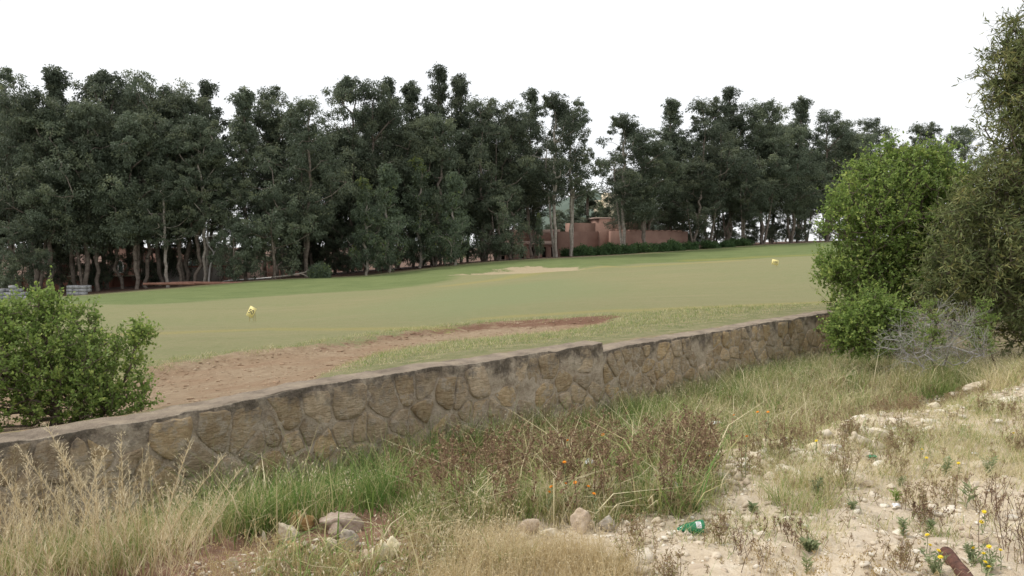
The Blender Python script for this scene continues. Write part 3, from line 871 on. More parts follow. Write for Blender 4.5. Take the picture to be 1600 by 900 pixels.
part(r, 'upper_wall', 'terra', [(0, L, 1.5, 2.0, h - 0.3, ht)])
part(r, 'parapet_band', 'pink', [(0, L, 1.6, 2.4, ht, zpx(830, 359, 98) - zb)])

r, L, zb = facade('compound_wall', 874, 958, 94, 97, 'tall terracotta compound wall with a raised block behind the hedge', 'wall')
h = zpx(900, 348, 95) - zb
part(r, 'wall_face', 'terra', [(0, L * 0.74, 0.3, 1.2, -1, zpx(900, 362, 95) - zb), (L * 0.742, L, 0.0, 0.8, -1, zpx(940, 361, 96) - zb)])
part(r, 'raised_block', 'terra', [(L * 0.33, L * 0.72, 0.8, 3.2, -1, h)])
r, L, zb = facade('compound_wall', 955, 1074, 94, 99, 'long plain terracotta compound wall right of the raised block, ending at dark trunks', 'wall')
h = zpx(1000, 361, 96) - zb
part(r, 'wall_face', 'terra', [(0, L, 0, 0.6, -1, h)])
for k in range(int(L / 0.9)):
    part(r, 'merlon', 'terra', [(k * 0.9, k * 0.9 + 0.55, 0.03, 0.57, h, h + 0.14)])
r, L, zb = facade('terracotta_building', 930, 1010, 108, 109, 'terracotta building with a light roof band rising behind the compound wall', 'building')
part(r, 'wall_body', 'terra', [(0, L, 0, 6, -1, zpx(960, 342, 108) - zb)])
part(r, 'roof_band', 'pink', [(-0.2, L + 0.2, -0.2, 6.2, zpx(960, 342, 108) - zb, zpx(960, 340, 108) - zb)])
a = W(955, 320, 330)
r = root('far_building', (a[0], a[1], a[2] - 6), 'cream building far behind the gap in the trees', 'building')
part(r, 'wall_body', 'cream', [(-3.2, 4.2, 0, 8, -8, 11.0), (-6.5, -3.21, 1, 7, -8, 8.0)])
for k in range(3):
    part(r, 'window', 'dark', [(-2.4 + 2.2 * k, -1.4 + 2.2 * k, -0.06, -0.005, 7, 8.6)])

# stacks of concrete blocks by the trunks
def block_stack(px, d, label, layout):
    p = Gc(px, d)
    r = root('block_stack', p, label, 'blocks', rz=random.uniform(-0.3, 0.3))
    mb = box(MB(), -0.24, 0.24, -0.2, 0.2, 0, 0.24); me = mb.mesh('concrete_block'); me.materials.append(M['concrete'])
    for (x, z) in layout:
        o = link('concrete_block', me, None, r); o.location = (x + random.uniform(-0.02, 0.02), random.uniform(-0.04, 0.04), z); o.rotation_euler.z = random.uniform(-0.08, 0.08)
        if random.random() < 0.6:
            o2 = link('concrete_block', me, None, r); o2.location = (x, 0.45, z)
block_stack(19, 57, 'uneven stack of pale concrete blocks at the left edge of the course', [(-0.9, 0), (-0.9, 0.25), (-0.9, 0.5), (-0.38, 0), (-0.38, 0.25), (0.12, 0), (0.12, 0.25), (0.12, 0.5), (0.12, 0.75), (0.62, 0), (0.62, 0.25), (1.15, 0)])
block_stack(120, 60, 'neat low stack of pale concrete blocks against the dark red wall', [(x, z) for x in (-0.5, 0.0, 0.5) for z in (0, 0.25, 0.5)][:9])

# hedge shrubs along the compound wall
def bush_mesh(seed, rx, ry, rz_, n, leaf):
    r = np.random.default_rng(seed)
    mb = MB()
    k = 26
    cs = unit(r.normal(size=(k, 3))) * r.uniform(0.35, 0.85, (k, 1)) * np.array([rx, ry, rz_]); cs[:, 2] = np.abs(cs[:, 2]) * 0.95
    which = r.integers(0, k, n)
    q = unit(r.normal(size=(n, 3))) * (r.random((n, 1)) ** 0.45) * 0.42 * np.array([min(rx, 1.2), min(ry, 1.2), rz_])
    P = cs[which] + q; P[:, 2] = np.maximum(P[:, 2], 0.02)
    D = unit(q + r.normal(size=(n, 3)) * 0.4)
    leaves(mb, P, D, leaf * r.uniform(0.7, 1.3, n), leaf * 0.55, np.clip(0.5 + 0.5 * (r.random(k)[which] - 0.5) + r.normal(0, 0.15, n), 0, 1))
    return mb.mesh('foliage')
hm = [bush_mesh(100 + i, 1.5, 1.0, 0.95, 5000, 0.16) for i in range(3)]
for m_ in hm: m_.materials.append(M['hedge'])
def stem_mesh(h):
    mb = MB()
    for k in range(5):
        a = k * 1.3
        tubes(mb, [(0.05 * math.cos(a), 0.05 * math.sin(a), -0.1), (0.2 * math.cos(a), 0.2 * math.sin(a), h * 0.4), (0.5 * math.cos(a), 0.5 * math.sin(a), h * 0.8)], [0.03, 0.02, 0.008])
    me = mb.mesh('stems'); me.materials.append(M['twig']); return me
stm = stem_mesh(0.9)
hpx = [(893, 88), (916, 88), (940, 88.5), (962, 89), (985, 90), (1008, 91), (1030, 92), (1052, 94), (1075, 95), (1110, 97), (1135, 99), (1158, 102)]
for i, (px, d) in enumerate(hpx):
    p = Gc(px, d); s = [0.95, 1.1, 1.0, 1.2][i % 4]
    r = root('hedge_shrub', p, 'rounded dark green hedge shrub in the row along the terracotta compound wall', 'shrub', 'hedge shrubs along the compound wall', rz=i * 1.1, scale=(s, s, s * (1.15 if i < 9 else 0.95)))
    link('foliage', hm[i % 3], None, r); link('stems', stm, None, r)

# ------------------------------------------------------------------ EUCALYPTUS GROVE
def skeleton(rootpts, rootr, pts, tip_r, droop=0.0):
    """connect every point to the nearest earlier node; returns edges with pipe-model radii"""
    nodes = [np.array(p) for p in rootpts]; par = [-1] + list(range(len(rootpts) - 1)); nr = len(rootpts)
    order = np.argsort(np.linalg.norm(pts - nodes[0], axis=1))
    dist = [np.linalg.norm(nodes[i] - nodes[0]) for i in range(nr)]
    path = list(dist)
    for i in order:
        p = pts[i]; A = np.array(nodes)
        dv = p - A; dd = np.linalg.norm(dv, axis=1)
        up = np.maximum(0, -dv[:, 2])                       # branches rise from their parent
        cost = dd + 1.2 * up + 0.25 * np.array(path)
        j = int(np.argmin(cost)); nodes.append(p); par.append(j); path.append(path[j] + dd[j])
    cnt = np.ones(len(nodes))
    for i in range(len(nodes) - 1, 0, -1):
        cnt[par[i]] += cnt[i]
    return np.array(nodes), np.array(par), cnt

def skel_tubes(mb, N, par, cnt, r_tip, power, seed, sides=5, rmax=None, jit=0.08):
    r = np.random.default_rng(seed)
    P, R = [], []
    rr = r_tip * cnt ** power
    if rmax: rr = np.minimum(rr, rmax)
    for i in range(1, len(N)):
        a, b = N[par[i]], N[i]; L = np.linalg.norm(b - a)
        m = (a + b) / 2 + r.normal(size=3) * L * jit + np.array([0, 0, -0.05 * L])
        P.append([a, m, b]); ra = min(rr[par[i]], rr[i] * 1.5); R.append([ra, (ra + rr[i]) / 2, rr[i]])
    tubes(mb, np.array(P), np.array(R), sides)

def euc(seed, H, kind):
    r = np.random.default_rng(seed)
    spec = dict(tall=(0.33, 3.7, 74, 350, 1.4), broad=(0.27, 4.6, 90, 350, 1.5), spire=(0.34, 2.5, 62, 300, 1.15), open=(0.36, 4.0, 64, 280, 1.2),
                young=(0.1, 2.3, 60, 260, 0.95), low=(0.12, 3.2, 60, 270, 1.1))[kind]
    cb, wd, nc, nl, cr = spec
    n_tr = 2 if kind in ('broad', 'open', 'low') else 1
    pts = []; roots = []
    ph = r.uniform(0, 6.28)
    while len(pts) < nc:
        t = r.uniform(0, 1)
        if kind == 'young': w = wd * (1 - t) ** 0.75 * (0.35 + 0.65 * min(1, t * 5)) + 0.1
        elif kind == 'spire': w = wd * (1.1 - 0.62 * t) * (math.sin(math.pi * (0.12 + 0.83 * t)) ** 0.4) * (0.75 + 0.35 * math.sin(t * 9 + ph))
        elif kind == 'low': w = wd * math.sqrt(max(0, 1 - (2 * t - 0.85) ** 2 / 1.35))
        else: w = wd * (math.sin(math.pi * (0.14 + 0.78 * t ** 0.85)) ** 0.7) * (0.8 + 0.28 * math.sin(t * 7 + ph))
        a = r.uniform(0, 6.283); q = r.random() ** 0.55
        bump = 1 + 0.25 * math.sin(3 * a + ph + 5 * t)
        pts.append((w * q * bump * math.cos(a), w * q * bump * math.sin(a), H * (cb + (0.965 - cb) * t)))
    pts = np.array(pts)
    lean = r.normal(0, 0.25, 2)
    trunk = [(0, 0, -0.3)] + [(lean[0] * t * 1.5 + r.normal(0, 0.1), lean[1] * t * 1.5 + r.normal(0, 0.1), H * t) for t in np.linspace(0.06, 0.9 if kind != 'low' else 0.6, 9)]
    mb = MB()
    N, par, cnt = skeleton(trunk, None, pts, 0.02)
    skel_tubes(mb, N, par, cnt, 0.02, 0.5, seed, 6, 0.3 if kind != 'young' else 0.14)
    if n_tr == 2:
        a = r.uniform(0, 6.28); dx, dy = math.cos(a), math.sin(a)
        tb = np.array([(0.15 * dx, 0.15 * dy, -0.2), (0.6 * dx, 0.6 * dy, H * 0.15), (1.0 * dx, 1.0 * dy, H * 0.33), (1.3 * dx + 0.2, 1.3 * dy, H * 0.55), (1.2 * dx, 1.3 * dy, H * 0.75)])
        tubes(mb, tb, [0.16, 0.13, 0.1, 0.07, 0.03], 6)
    tm = mb.mesh('trunk', True)
    tm.materials.append(M['palebark'] if kind in ('young', 'open') else M['bark'])
    # foliage: leaf clusters, hanging narrow leaves
    n = nc * nl
    which = np.repeat(np.arange(nc), nl)
    rad_c = cr * r.uniform(0.6, 1.3, nc) * (0.62 + 0.38 * (1 - (pts[:, 2] / H))) * 1.0
    v = unit(r.normal(size=(n, 3))) * (r.random((n, 1)) ** 0.5)
    v[:, 2] = v[:, 2] * 0.85 + 0.12
    # sub clumps inside each cluster make the outline uneven
    sub = unit(r.normal(size=(nc, 9, 3))) * r.uniform(0.45, 0.95, (nc, 9, 1))
    pick = r.integers(0, 9, n)
    off = sub[which, pick] + v * 0.42
    P = pts[which] + off * rad_c[which][:, None]
    D = unit(np.stack([r.normal(0, 0.55, n), r.normal(0, 0.55, n), -0.75 + r.normal(0, 0.45, n)], 1) + off * 0.5)
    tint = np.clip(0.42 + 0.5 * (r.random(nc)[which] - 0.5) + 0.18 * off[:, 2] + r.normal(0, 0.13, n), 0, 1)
    if kind == 'young': tint = np.clip(tint + 0.5 * sstep(P[:, 2] / H, 0.8, 1.0) * (seed % 2), 0, 1)
    fb = MB()
    sz = 0.26 if kind != 'young' else 0.2
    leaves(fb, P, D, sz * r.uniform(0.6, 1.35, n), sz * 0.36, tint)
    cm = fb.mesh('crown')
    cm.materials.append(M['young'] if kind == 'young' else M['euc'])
    return tm, cm, H

KINDS = {}
for kind, H, seeds_ in (('tall', 19, (1, 2, 3)), ('broad', 18, (4, 5, 6)), ('spire', 19, (7, 8)), ('open', 18, (9, 10)), ('young', 9.5, (11, 12)), ('low', 9, (13, 14))):
    KINDS[kind] = [euc(s_, H, kind) for s_ in seeds_]

def fd(px): return float(np.interp(px, [-200, 0, 100, 300, 420, 560, 700, 800, 900, 1000, 1100, 1200, 1290, 1500], [54, 58, 61, 64, 66, 71, 77, 81, 84, 89, 97, 104, 113, 132]))
_cnt = {}
def plant(px, ytop, extra, kind, label, group=None, ws=1.0, cat='tree', name='eucalyptus_tree'):
    d = fd(px) + 1.2 + extra
    p = Gc(px, d)
    i = _cnt.get(kind, 0); _cnt[kind] = i + 1
    tm, cm, H = KINDS[kind][i % len(KINDS[kind])]
    h = (W(px, ytop, d)[2] - p[2])
    s = h / (H * 1.02)
    sxy = (0.55 * s + 0.45) * ws if kind not in ('young', 'low') else s * ws
    r = root(name, p, label, cat, group, rz=(i * 2.4 + px * 0.013) % 6.28, scale=(sxy, sxy, s))
    link('trunk', tm, None, r); link('crown', cm, None, r)
    return r
G1 = 'eucalyptus trees along the far side of the course'
trees = [
 (20, 98, 8, 'tall', 'tall dark eucalyptus at the left edge of the photo, rear of the grove'),
 (58, 138, 3, 'broad', 'olive tinged eucalyptus with broad crown, second from the left edge'),
 (22, 345, 0, 'low', 'low bushy dark tree with hanging crown beside the uneven block stack'),
 (95, 97, 7, 'spire', 'eucalyptus with a round tuft of crown standing clear on the left skyline'),
 (132, 152, 2, 'broad', 'broad eucalyptus behind the neat block stack, several pale stems at its foot'),
 (168, 99, 6, 'tall', 'tall eucalyptus with a wide flat top, left of the tallest left tree'),
 (213, 175, 1, 'broad', 'eucalyptus with forked grey trunk in front of the arched window'),
 (246, 90, 5, 'tall', 'tallest eucalyptus in the left third, broad domed crown'),
 (262, 250, 0, 'open', 'eucalyptus with a stout pale trunk before the grey block wall'),
 (292, 138, 4, 'broad', 'dark eucalyptus just right of the tallest left tree'),
 (331, 118, 9, 'spire', 'thin sparse eucalyptus top poking above the left skyline'),
 (322, 195, 1, 'open', 'eucalyptus with bare trunks and sky showing through, left of centre'),
 (385, 132, 4, 'spire', 'slender eucalyptus beside the bright gap left of centre'),
 (368, 335, -0.6, 'low', 'small drooping tree by the pale pink garden wall'),
 (432, 128, 7, 'tall', 'tall ragged eucalyptus right of the bright gap on the left'),
 (430, 290, -0.3, 'low', 'dense bluish low tree whose crown nearly reaches the turf, left of centre'),
 (478, 150, 1, 'broad', 'light green front eucalyptus with rounded crown left of centre'),
 (545, 110, 5, 'tall', 'tall grey green eucalyptus with pointed top, centre left skyline'),
 (588, 126, 4, 'broad', 'wide dark eucalyptus behind the young yellow topped trees'),
 (606, 114, 8, 'spire', 'narrow eucalyptus tip just right of the wide dark one'),
 (572, 272, -3, 'young', 'young conical eucalyptus with yellowish tip in front of the grove'),
 (607, 253, -2, 'young', 'taller young conical eucalyptus beside the yellow tipped one'),
 (645, 122, 8, 'spire', 'slim isolated eucalyptus left of the highest spire'),
 (656, 240, -0.5, 'young', 'young dark conical eucalyptus in the middle of the front row'),
 (686, 95, 7, 'spire', 'highest narrow spire of eucalyptus standing clear of the skyline'),
 (720, 111, 7, 'spire', 'narrow twin tipped eucalyptus right of the highest spire'),
 (710, 266, -3, 'young', 'young grey green conical eucalyptus right of centre in front row'),
 (680, 176, 2, 'broad', 'rounded eucalyptus below the highest spire'),
 (757, 150, 3, 'broad', 'big billowing eucalyptus right of the spires'),
 (800, 148, 4, 'tall', 'dark eucalyptus at the left side of the central gap'),
 (828, 132, 8, 'spire', 'thin eucalyptus with round tuft above the left side of the central gap'),
 (782, 285, -0.5, 'low', 'dense low tree with hanging leaves left of the arcade'),
 (868, 138, 0.5, 'open', 'airy forked eucalyptus standing in front of the arcade'),
 (893, 150, 2, 'open', 'airy eucalyptus at the edge of the central sky gap'),
 (842, 330, -1.5, 'young', 'thin pale leaning sapling in front of the arcade'),
 (975, 172, 3, 'open', 'loose crowned eucalyptus right of the central sky gap'),
 (1005, 200, 2, 'broad', 'bushy olive eucalyptus before the compound wall'),
 (1046, 150, 9, 'spire', 'sparse wispy eucalyptus top right of the central gap'),
 (1085, 250, 1, 'broad', 'bright olive front eucalyptus over the end of the compound wall'),
 (1105, 150, 4, 'broad', 'broad eucalyptus with pale slanting trunk, right of centre'),
 (1138, 129, 7, 'spire', 'pointed eucalyptus, highest of the right half'),
 (1160, 242, 1, 'broad', 'low crowned eucalyptus under the highest right tree'),
 (1190, 157, 4, 'broad', 'rounded grey green eucalyptus right of the pointed one'),
 (1246, 148, 8, 'spire', 'small dark tuft of eucalyptus sticking up on the right skyline'),
 (1235, 195, 2, 'broad', 'eucalyptus with pale trunk above the 100 sign'),
 (1290, 171, 4, 'broad', 'wide eucalyptus behind the left side of the big green shrub'),
 (1330, 205, 2, 'broad', 'shaded eucalyptus half hidden behind the big green shrub'),
 (1357, 180, 6, 'tall', 'last tall eucalyptus of the row above the big green shrub'),
 (1440, 189, 20, 'broad', 'distant dark tree seen over the top of the big green shrub'),
 (1498, 194, 28, 'broad', 'distant dark tree next to the feathery acacia'),
]
for px, yt, ex, kd, lb in trees:
    plant(px, yt, ex, kd, lb, G1, ws=0.6 if px == 842 else (1.18 if px > 960 else 1.0))
for px, yt, ex, kd, lb in [
 (75, 160, 2, 'tall', 'slim trunked eucalyptus right of the uneven block stack'), (112, 170, 3.5, 'tall', 'slim eucalyptus directly behind the neat block stack'),
 (152, 165, 2.5, 'tall', 'slim dark trunk of eucalyptus left of the arched window'), (190, 175, 4, 'tall', 'slim eucalyptus just left of the forked grey trunk'),
 (232, 165, 2, 'tall', 'slim dark eucalyptus at the left end of the grey block wall'), (282, 180, 2.5, 'tall', 'slim eucalyptus against the middle of the grey block wall'),
 (306, 170, 1.5, 'tall', 'slim straight eucalyptus left of the bare trunks, before the grey block wall'), (348, 210, 2, 'spire', 'slim eucalyptus at the right end of the grey block wall'),
 (82, 335, 5, 'low', 'low dark tree hiding the middle of the dark red boundary wall'), (150, 330, 6, 'low', 'low dark tree over the dark red wall left of the arched window'), (290, 340, 9, 'low', 'low dark tree rising over the grey block wall'), (240, 335, 8, 'low', 'low dark tree behind the left end of the grey block wall')]:
    plant(px, yt, ex, kd, lb, G1)
sil_x = [-100, 20, 95, 168, 246, 331, 385, 440, 545, 606, 686, 757, 828, 893, 930, 975, 1046, 1138, 1246, 1357, 1450, 1540]
sil_y = [110, 100, 100, 100, 92, 125, 150, 128, 112, 125, 130, 150, 145, 150, 300, 185, 175, 140, 160, 182, 192, 210]
rb = np.random.default_rng(44)
for i, px in enumerate(np.concatenate([np.arange(-60, 300, 36), np.arange(415, 850, 26), np.arange(985, 1420, 25)])):
    px = float(px + rb.uniform(-8, 8))
    yt = float(np.interp(px, sil_x, sil_y) + rb.uniform(30, 95))
    plant(px, yt, rb.uniform(5, 15), ['broad', 'tall', 'broad'][i % 3], 'dark eucalyptus in the back rows of the grove, mostly hidden behind the front trees', 'back rows of the eucalyptus grove')
for i, px in enumerate(list(np.arange(450, 770, 30)) + list(np.arange(1090, 1400, 40))):
    px = float(px + rb.uniform(-8, 8)); d0 = fd(px)
    base = 385 + (455 - 385) * (60 / d0)
    plant(px, float(rb.uniform(300, 345)) if 900 < px or px > 430 else float(rb.uniform(320, 355)), rb.uniform(3, 12), 'low', 'low shaded tree of the understorey beneath the tall eucalyptus', 'understorey trees in the grove', name='understorey_tree')
# greenery behind the compound wall, in the central gap
for px, yt, ex, lb in ((905, 322, 26, 'light green garden tree behind the compound wall below the sky gap'), (940, 318, 30, 'light green garden tree left of the far cream building'), (975, 300, 34, 'garden tree right of the far cream building, behind the compound wall'), (868, 330, 24, 'garden tree glimpsed behind the arcade')):
    plant(px, yt, ex, 'young', lb, 'garden trees behind the compound', ws=1.25, name='garden_tree')

for px, yt, ex, lb in ((888, 325, 20, 'dense garden tree filling the gap behind the raised block'), (925, 312, 27, 'dense garden tree below the far hill in the central gap'), (955, 330, 22, 'dense garden tree in front of the far cream building'), (988, 310, 22, 'dense garden tree right of the raised block, behind the long wall'), (1020, 322, 18, 'dense garden tree over the middle of the long compound wall'), (1062, 330, 16, 'dense garden tree over the right end of the long compound wall'),
                       (1100, 345, 26, 'distant bush seen under the trees right of the compound wall'), (1135, 347, 30, 'distant bush seen under the highest right tree'), (1170, 348, 26, 'distant bush under the low crowned eucalyptus'), (1208, 350, 30, 'distant bush under the trees left of the 100 sign'), (1245, 350, 26, 'distant bush under the trees above the 100 sign'), (1280, 352, 32, 'distant bush under the trees beside the big green shrub'), (1315, 350, 30, 'distant bush behind the left side of the big green shrub'), (470, 385, 22, 'distant bush behind the low orange house'), (385, 360, 26, 'distant bush behind the pale pink garden wall'), (340, 365, 24, 'distant bush above the right end of the grey block wall')):
    plant(px, yt, ex, 'low', lb, 'garden trees behind the compound', ws=1.35, name='garden_tree')

def palm(px, ytop, d):
    p = Gc(px, d); h = W(px, ytop, d)[2] - p[2] - 1.2
    r = root('palm_tree', p, 'palm tree with arching fronds behind the compound wall', 'palm')
    mb = MB(); tubes(mb, [(0, 0, -0.2), (0.1, 0, h * 0.5), (0, 0.1, h)], [0.24, 0.2, 0.2], 8)
    link('trunk', mb.mesh('trunk', True), M['bark'], r)
    me = MB(); n = 30
    mbf = MB()
    for side in (-1, 1):
        t = np.linspace(0.1, 1, n)
        C = np.stack([2.4 * t, 0 * t, 0.9 * t - 1.7 * t ** 2], 1)
        D = unit(np.stack([0.5 + 0 * t, side * 1.0 + 0 * t, -0.5 + 0 * t], 1))
        leaves(mbf, C, D, 0.75 * (1 - 0.5 * t), 0.1, 0.6)
    t = np.linspace(0, 1, 7); tubes(mbf, np.stack([2.4 * t, 0 * t, 0.9 * t - 1.7 * t ** 2], 1), 0.03 * (1 - 0.8 * t), 4)
    fm = mbf.mesh('frond'); fm.materials.append(M['young'])
    for k in range(26):
        o = link('frond', fm, None, r); o.location = (0, 0.1, h); o.rotation_euler = (0, random.uniform(-0.9, 0.5), k * 2.4)
palm(917, 292, 112)

# rounded bush and fallen branch at the foot of the grove
p = Gc(498, 66.5)
r = root('round_bush', p, 'rounded dark green bush on the edge of the turf under the trees', 'bush', scale=(0.95, 0.95, 1.25))
bm_ = bush_mesh(130, 1.3, 1.0, 1.0, 9000, 0.13); bm_.materials.append(M['young']); link('foliage', bm_, None, r); link('stems', stm, None, r)
p = Gc(462, 66.5)
mb = MB(); tubes(mb, np.array([(-1.9, 0, 0.1), (-0.5, 0.1, 0.25), (0.8, 0, 0.5), (1.6, -0.1, 0.9)]), [0.06, 0.07, 0.07, 0.05], 6); tubes(mb, np.array([(0.4, 0, 0.4), (0.8, -0.2, 0.3), (1.2, -0.4, 0.12)]), [0.05, 0.04, 0.02], 5)
o = link('fallen_branch', mb.mesh('fallen_branch', True), M['palebark'], label='pale fallen branch lying at the edge of the turf beside the rounded bush', category='branch'); o.location = p
p = Gc(318, 63.3)
mb = MB(); tubes(mb, np.array([(-2.6, 0, 0.12), (-0.8, 0.05, 0.14), (1.2, 0, 0.13), (3.2, -0.1, 0.15)]), [0.13, 0.14, 0.13, 0.11], 8)
tubes(mb, np.array([(-4.6, -0.5, 0.1), (-2.5, -0.4, 0.12), (-0.5, -0.45, 0.1)]), [0.1, 0.12, 0.1], 8)
o = link('felled_log', mb.mesh('felled_log', True), plain('reddish_log', (0.2, 0.1, 0.07), (0.34, 0.18, 0.13), 4), label='reddish felled logs lying along the turf edge before the grey block wall', category='log'); o.location = p
mb = MB()
p = Gc(326, 66)
Ps = [[(0, 0, 0), (0.15, 0, 1.4), (0.5, 0, 2.6)], [(0.5, 0, 2.6), (0.0, 0.1, 3.2), (-0.15, 0.1, 3.9)], [(0.5, 0, 2.6), (1.0, 0, 3.0), (1.25, 0, 3.5)], [(-0.15, 0.1, 3.9), (-1.0, 0, 4.05), (-1.7, 0, 4.1)], [(-0.15, 0.1, 3.9), (0.8, 0, 4.05), (1.6, 0, 4.1)]]
for q, R in zip(Ps, ([0.1, 0.08, 0.07], [0.06, 0.05, 0.04], [0.05, 0.04, 0.02], [0.03, 0.03, 0.015], [0.03, 0.03, 0.015])): tubes(mb, np.array(q), R, 6)
o = link('dead_tree', mb.mesh('dead_tree', True), M['greytwig'], label='bare dead tree with crooked grey limbs before the grey block wall', category='tree'); o.location = p

# ------------------------------------------------------------------ NEAR SHRUBS
def shrub(name, base, blobs, depth, nn, twigs, tw_len, nleaf, leaf, leafw, mat, label, cat, seed, up=0.5, stem_r=0.004, rmax=0.05, power=0.42, zflat=0.9, droop=0.0, barkmat='twig', clump=0.35):
    r = np.random.default_rng(seed)
    base = np.array(base)
    C = np.array([W(b[0], b[1], depth + (b[3] if len(b) > 3 else 0)) for b in blobs]); R = np.array([b[2] / F * depth for b in blobs])
    w = R ** 2.2; w /= w.sum()
    k = r.choice(len(blobs), nn, p=w)
    v = unit(r.normal(size=(nn, 3))) * (r.random((nn, 1)) ** 0.42)
    P = C[k] + v * R[k][:, None] * np.array([1, zflat, 1])
    P = P[P[:, 2] > base[2] + 0.05]
    P = P - base
    stems = [(0, 0, -0.1), (0, 0, 0.12)]
    N, par, cnt = skeleton(stems, None, P, stem_r)
    rt = root(name, base, label, cat)
    mb = MB(); skel_tubes(mb, N, par, cnt, stem_r, power, seed, 5, rmax, 0.1)
    # leafy twigs at every node
    Nn = N[2:]; dirn = unit(Nn - N[par[2:]])
    which = np.repeat(np.arange(len(Nn)), twigs); n = len(which)
    D = unit(dirn[which] * 0.7 + r.normal(size=(n, 3)) * 0.75 + np.array([0, 0, up]))
    L = tw_len * r.uniform(0.5, 1.5, n)
    A = Nn[which]; t = np.array([0, 1.0])
    bend = r.normal(size=(n, 3)) * 0.18; bend[:, 2] += 0.1 - droop
    TP = A[:, None] + D[:, None] * (L[:, None] * t)[..., None] + bend[:, None] * (L[:, None] * t ** 2)[..., None]
    tubes(mb, TP, np.tile([stem_r * 0.55, stem_r * 0.3], (n, 1)), 3)
    link('branches', mb.mesh('branches', True), M[barkmat], rt)
    if nleaf:
        m = n * nleaf; wi = np.repeat(np.arange(n), nleaf)
        tt = r.uniform(0.15, 1.05, m)
        LP = A[wi] + D[wi] * (L[wi] * tt)[:, None] + bend[wi] * (L[wi] * tt ** 2)[:, None]
        LD = unit(D[wi] * 0.55 + r.normal(size=(m, 3)) * 0.8 + np.array([0, 0, 0.15 - droop]))
        nt = r.random(len(Nn))[which][wi]
        tint = np.clip(0.55 + clump * (nt - 0.5) + 0.28 * (tt - 0.5) + r.normal(0, 0.13, m), 0, 1)
        fb = MB(); leaves(fb, LP, LD, leaf * r.uniform(0.6, 1.3, m), leafw * r.uniform(0.8, 1.2, m), tint, 0.06)
        link('foliage', fb.mesh('foliage'), M[mat], rt)
    return rt

def cbase(px, depth): return Gc(px, depth)
shrub('leafy_shrub', cbase(85, 6.75), [(75, 575, 95), (0, 590, 110), (150, 590, 70), (175, 630, 60), (70, 500, 36), (66, 470, 20), (205, 545, 28), (130, 525, 36), (-80, 590, 120), (110, 655, 80), (215, 525, 16), (225, 625, 22), (20, 500, 40), (66, 458, 12), (214, 514, 9), (120, 500, 20), (235, 560, 12)], 6.75, 900, 5, 0.13, 12, 0.03, 0.02, 'shrub',
      'bright green small leaved shrub behind the wall at the left edge', 'shrub', 201, 0.55, 0.0026, 0.03, 0.42)
shrub('tall_leafy_shrub', cbase(1410, 16.2), [(1400, 340, 100), (1345, 330, 55), (1455, 285, 50), (1400, 265, 42), (1405, 440, 100), (1325, 420, 48), (1480, 340, 55), (1460, 240, 22), (1300, 360, 20), (1290, 430, 22), (1350, 270, 26), (1440, 430, 80), (1350, 470, 55), (1505, 300, 34), (1385, 238, 14), (1510, 360, 30)], 16.0, 1400, 5, 0.27, 10, 0.062, 0.04, 'shrub',
      'tall rounded light green shrub growing over the right end of the stone wall', 'shrub', 202, 0.5, 0.005, 0.07, 0.4, clump=0.55)
shrub('low_leafy_shrub', wp(ud(*plane(1345, 560, -0.8)[:2])[0], 0.5, -0.8), [(1345, 515, 42), (1312, 525, 24), (1392, 505, 36), (1370, 480, 26)], 13.2, 300, 5, 0.2, 9, 0.05, 0.034, 'shrub',
      'low bright green shrub spilling over the end of the wall, under the tall shrub', 'shrub', 203, 0.15, 0.004, 0.03, 0.4, droop=0.1)
p = Gf(1640, 540)
shrub('acacia_tree', p, [(1612, 125, 70), (1650, 60, 75), (1575, 195, 45), (1625, 260, 80), (1570, 310, 65), (1525, 400, 62), (1600, 400, 100), (1550, 470, 62), (1710, 300, 140), (1710, 130, 120), (1485, 430, 45), (1640, 490, 70), (1585, 75, 32), (1500, 330, 36), (1560, 130, 24), (1490, 490, 40)], 13.3, 1250, 7, 0.34, 10, 0.12, 0.022, 'acacia',
      'dark feathery acacia tree with narrow leaves at the right edge', 'tree', 204, 0.0, 0.006, 0.12, 0.42, droop=0.25, clump=0.6)
def thorn(label, px, py, blobs, depth, nn, tw, seed, nleaf):
    p = Gf(px, py)
    return shrub('thorn_shrub', p, blobs, depth, nn, tw, 0.19, nleaf, 0.026, 0.012, 'weed', label, 'shrub', seed, 0.35, 0.0036, 0.014, 0.33, barkmat='greytwig')
thorn('pale grey thorny shrub with bare curving twigs in front of the acacia', 1452, 582, [(1440, 535, 50), (1485, 530, 48), (1400, 540, 32), (1460, 500, 26), (1430, 495, 14), (1510, 515, 22), (1530, 540, 24)], 10.9, 150, 5, 205, 2)
shrub('leafy_sprig', Gf(1545, 575), [(1535, 500, 20), (1540, 480, 12), (1530, 530, 24)], 11.2, 70, 4, 0.1, 7, 0.04, 0.014, 'shrub', 'light green upright leafy sprig between the thorny shrub and the acacia', 'plant', 206, 0.7, 0.003, 0.012)
shrub('leafy_sprig', Gf(1462, 590), [(1452, 478, 10), (1460, 500, 14), (1458, 530, 18)], 10.7, 40, 4, 0.08, 7, 0.036, 0.014, 'shrub', 'yellow green sprig rising through the grey thorny shrub', 'plant', 207, 0.7, 0.003, 0.01)

# ------------------------------------------------------------------ GRASS (nobody could count it)
def fpoly(pix): return np.array([Gf(*q)[:2] for q in pix])

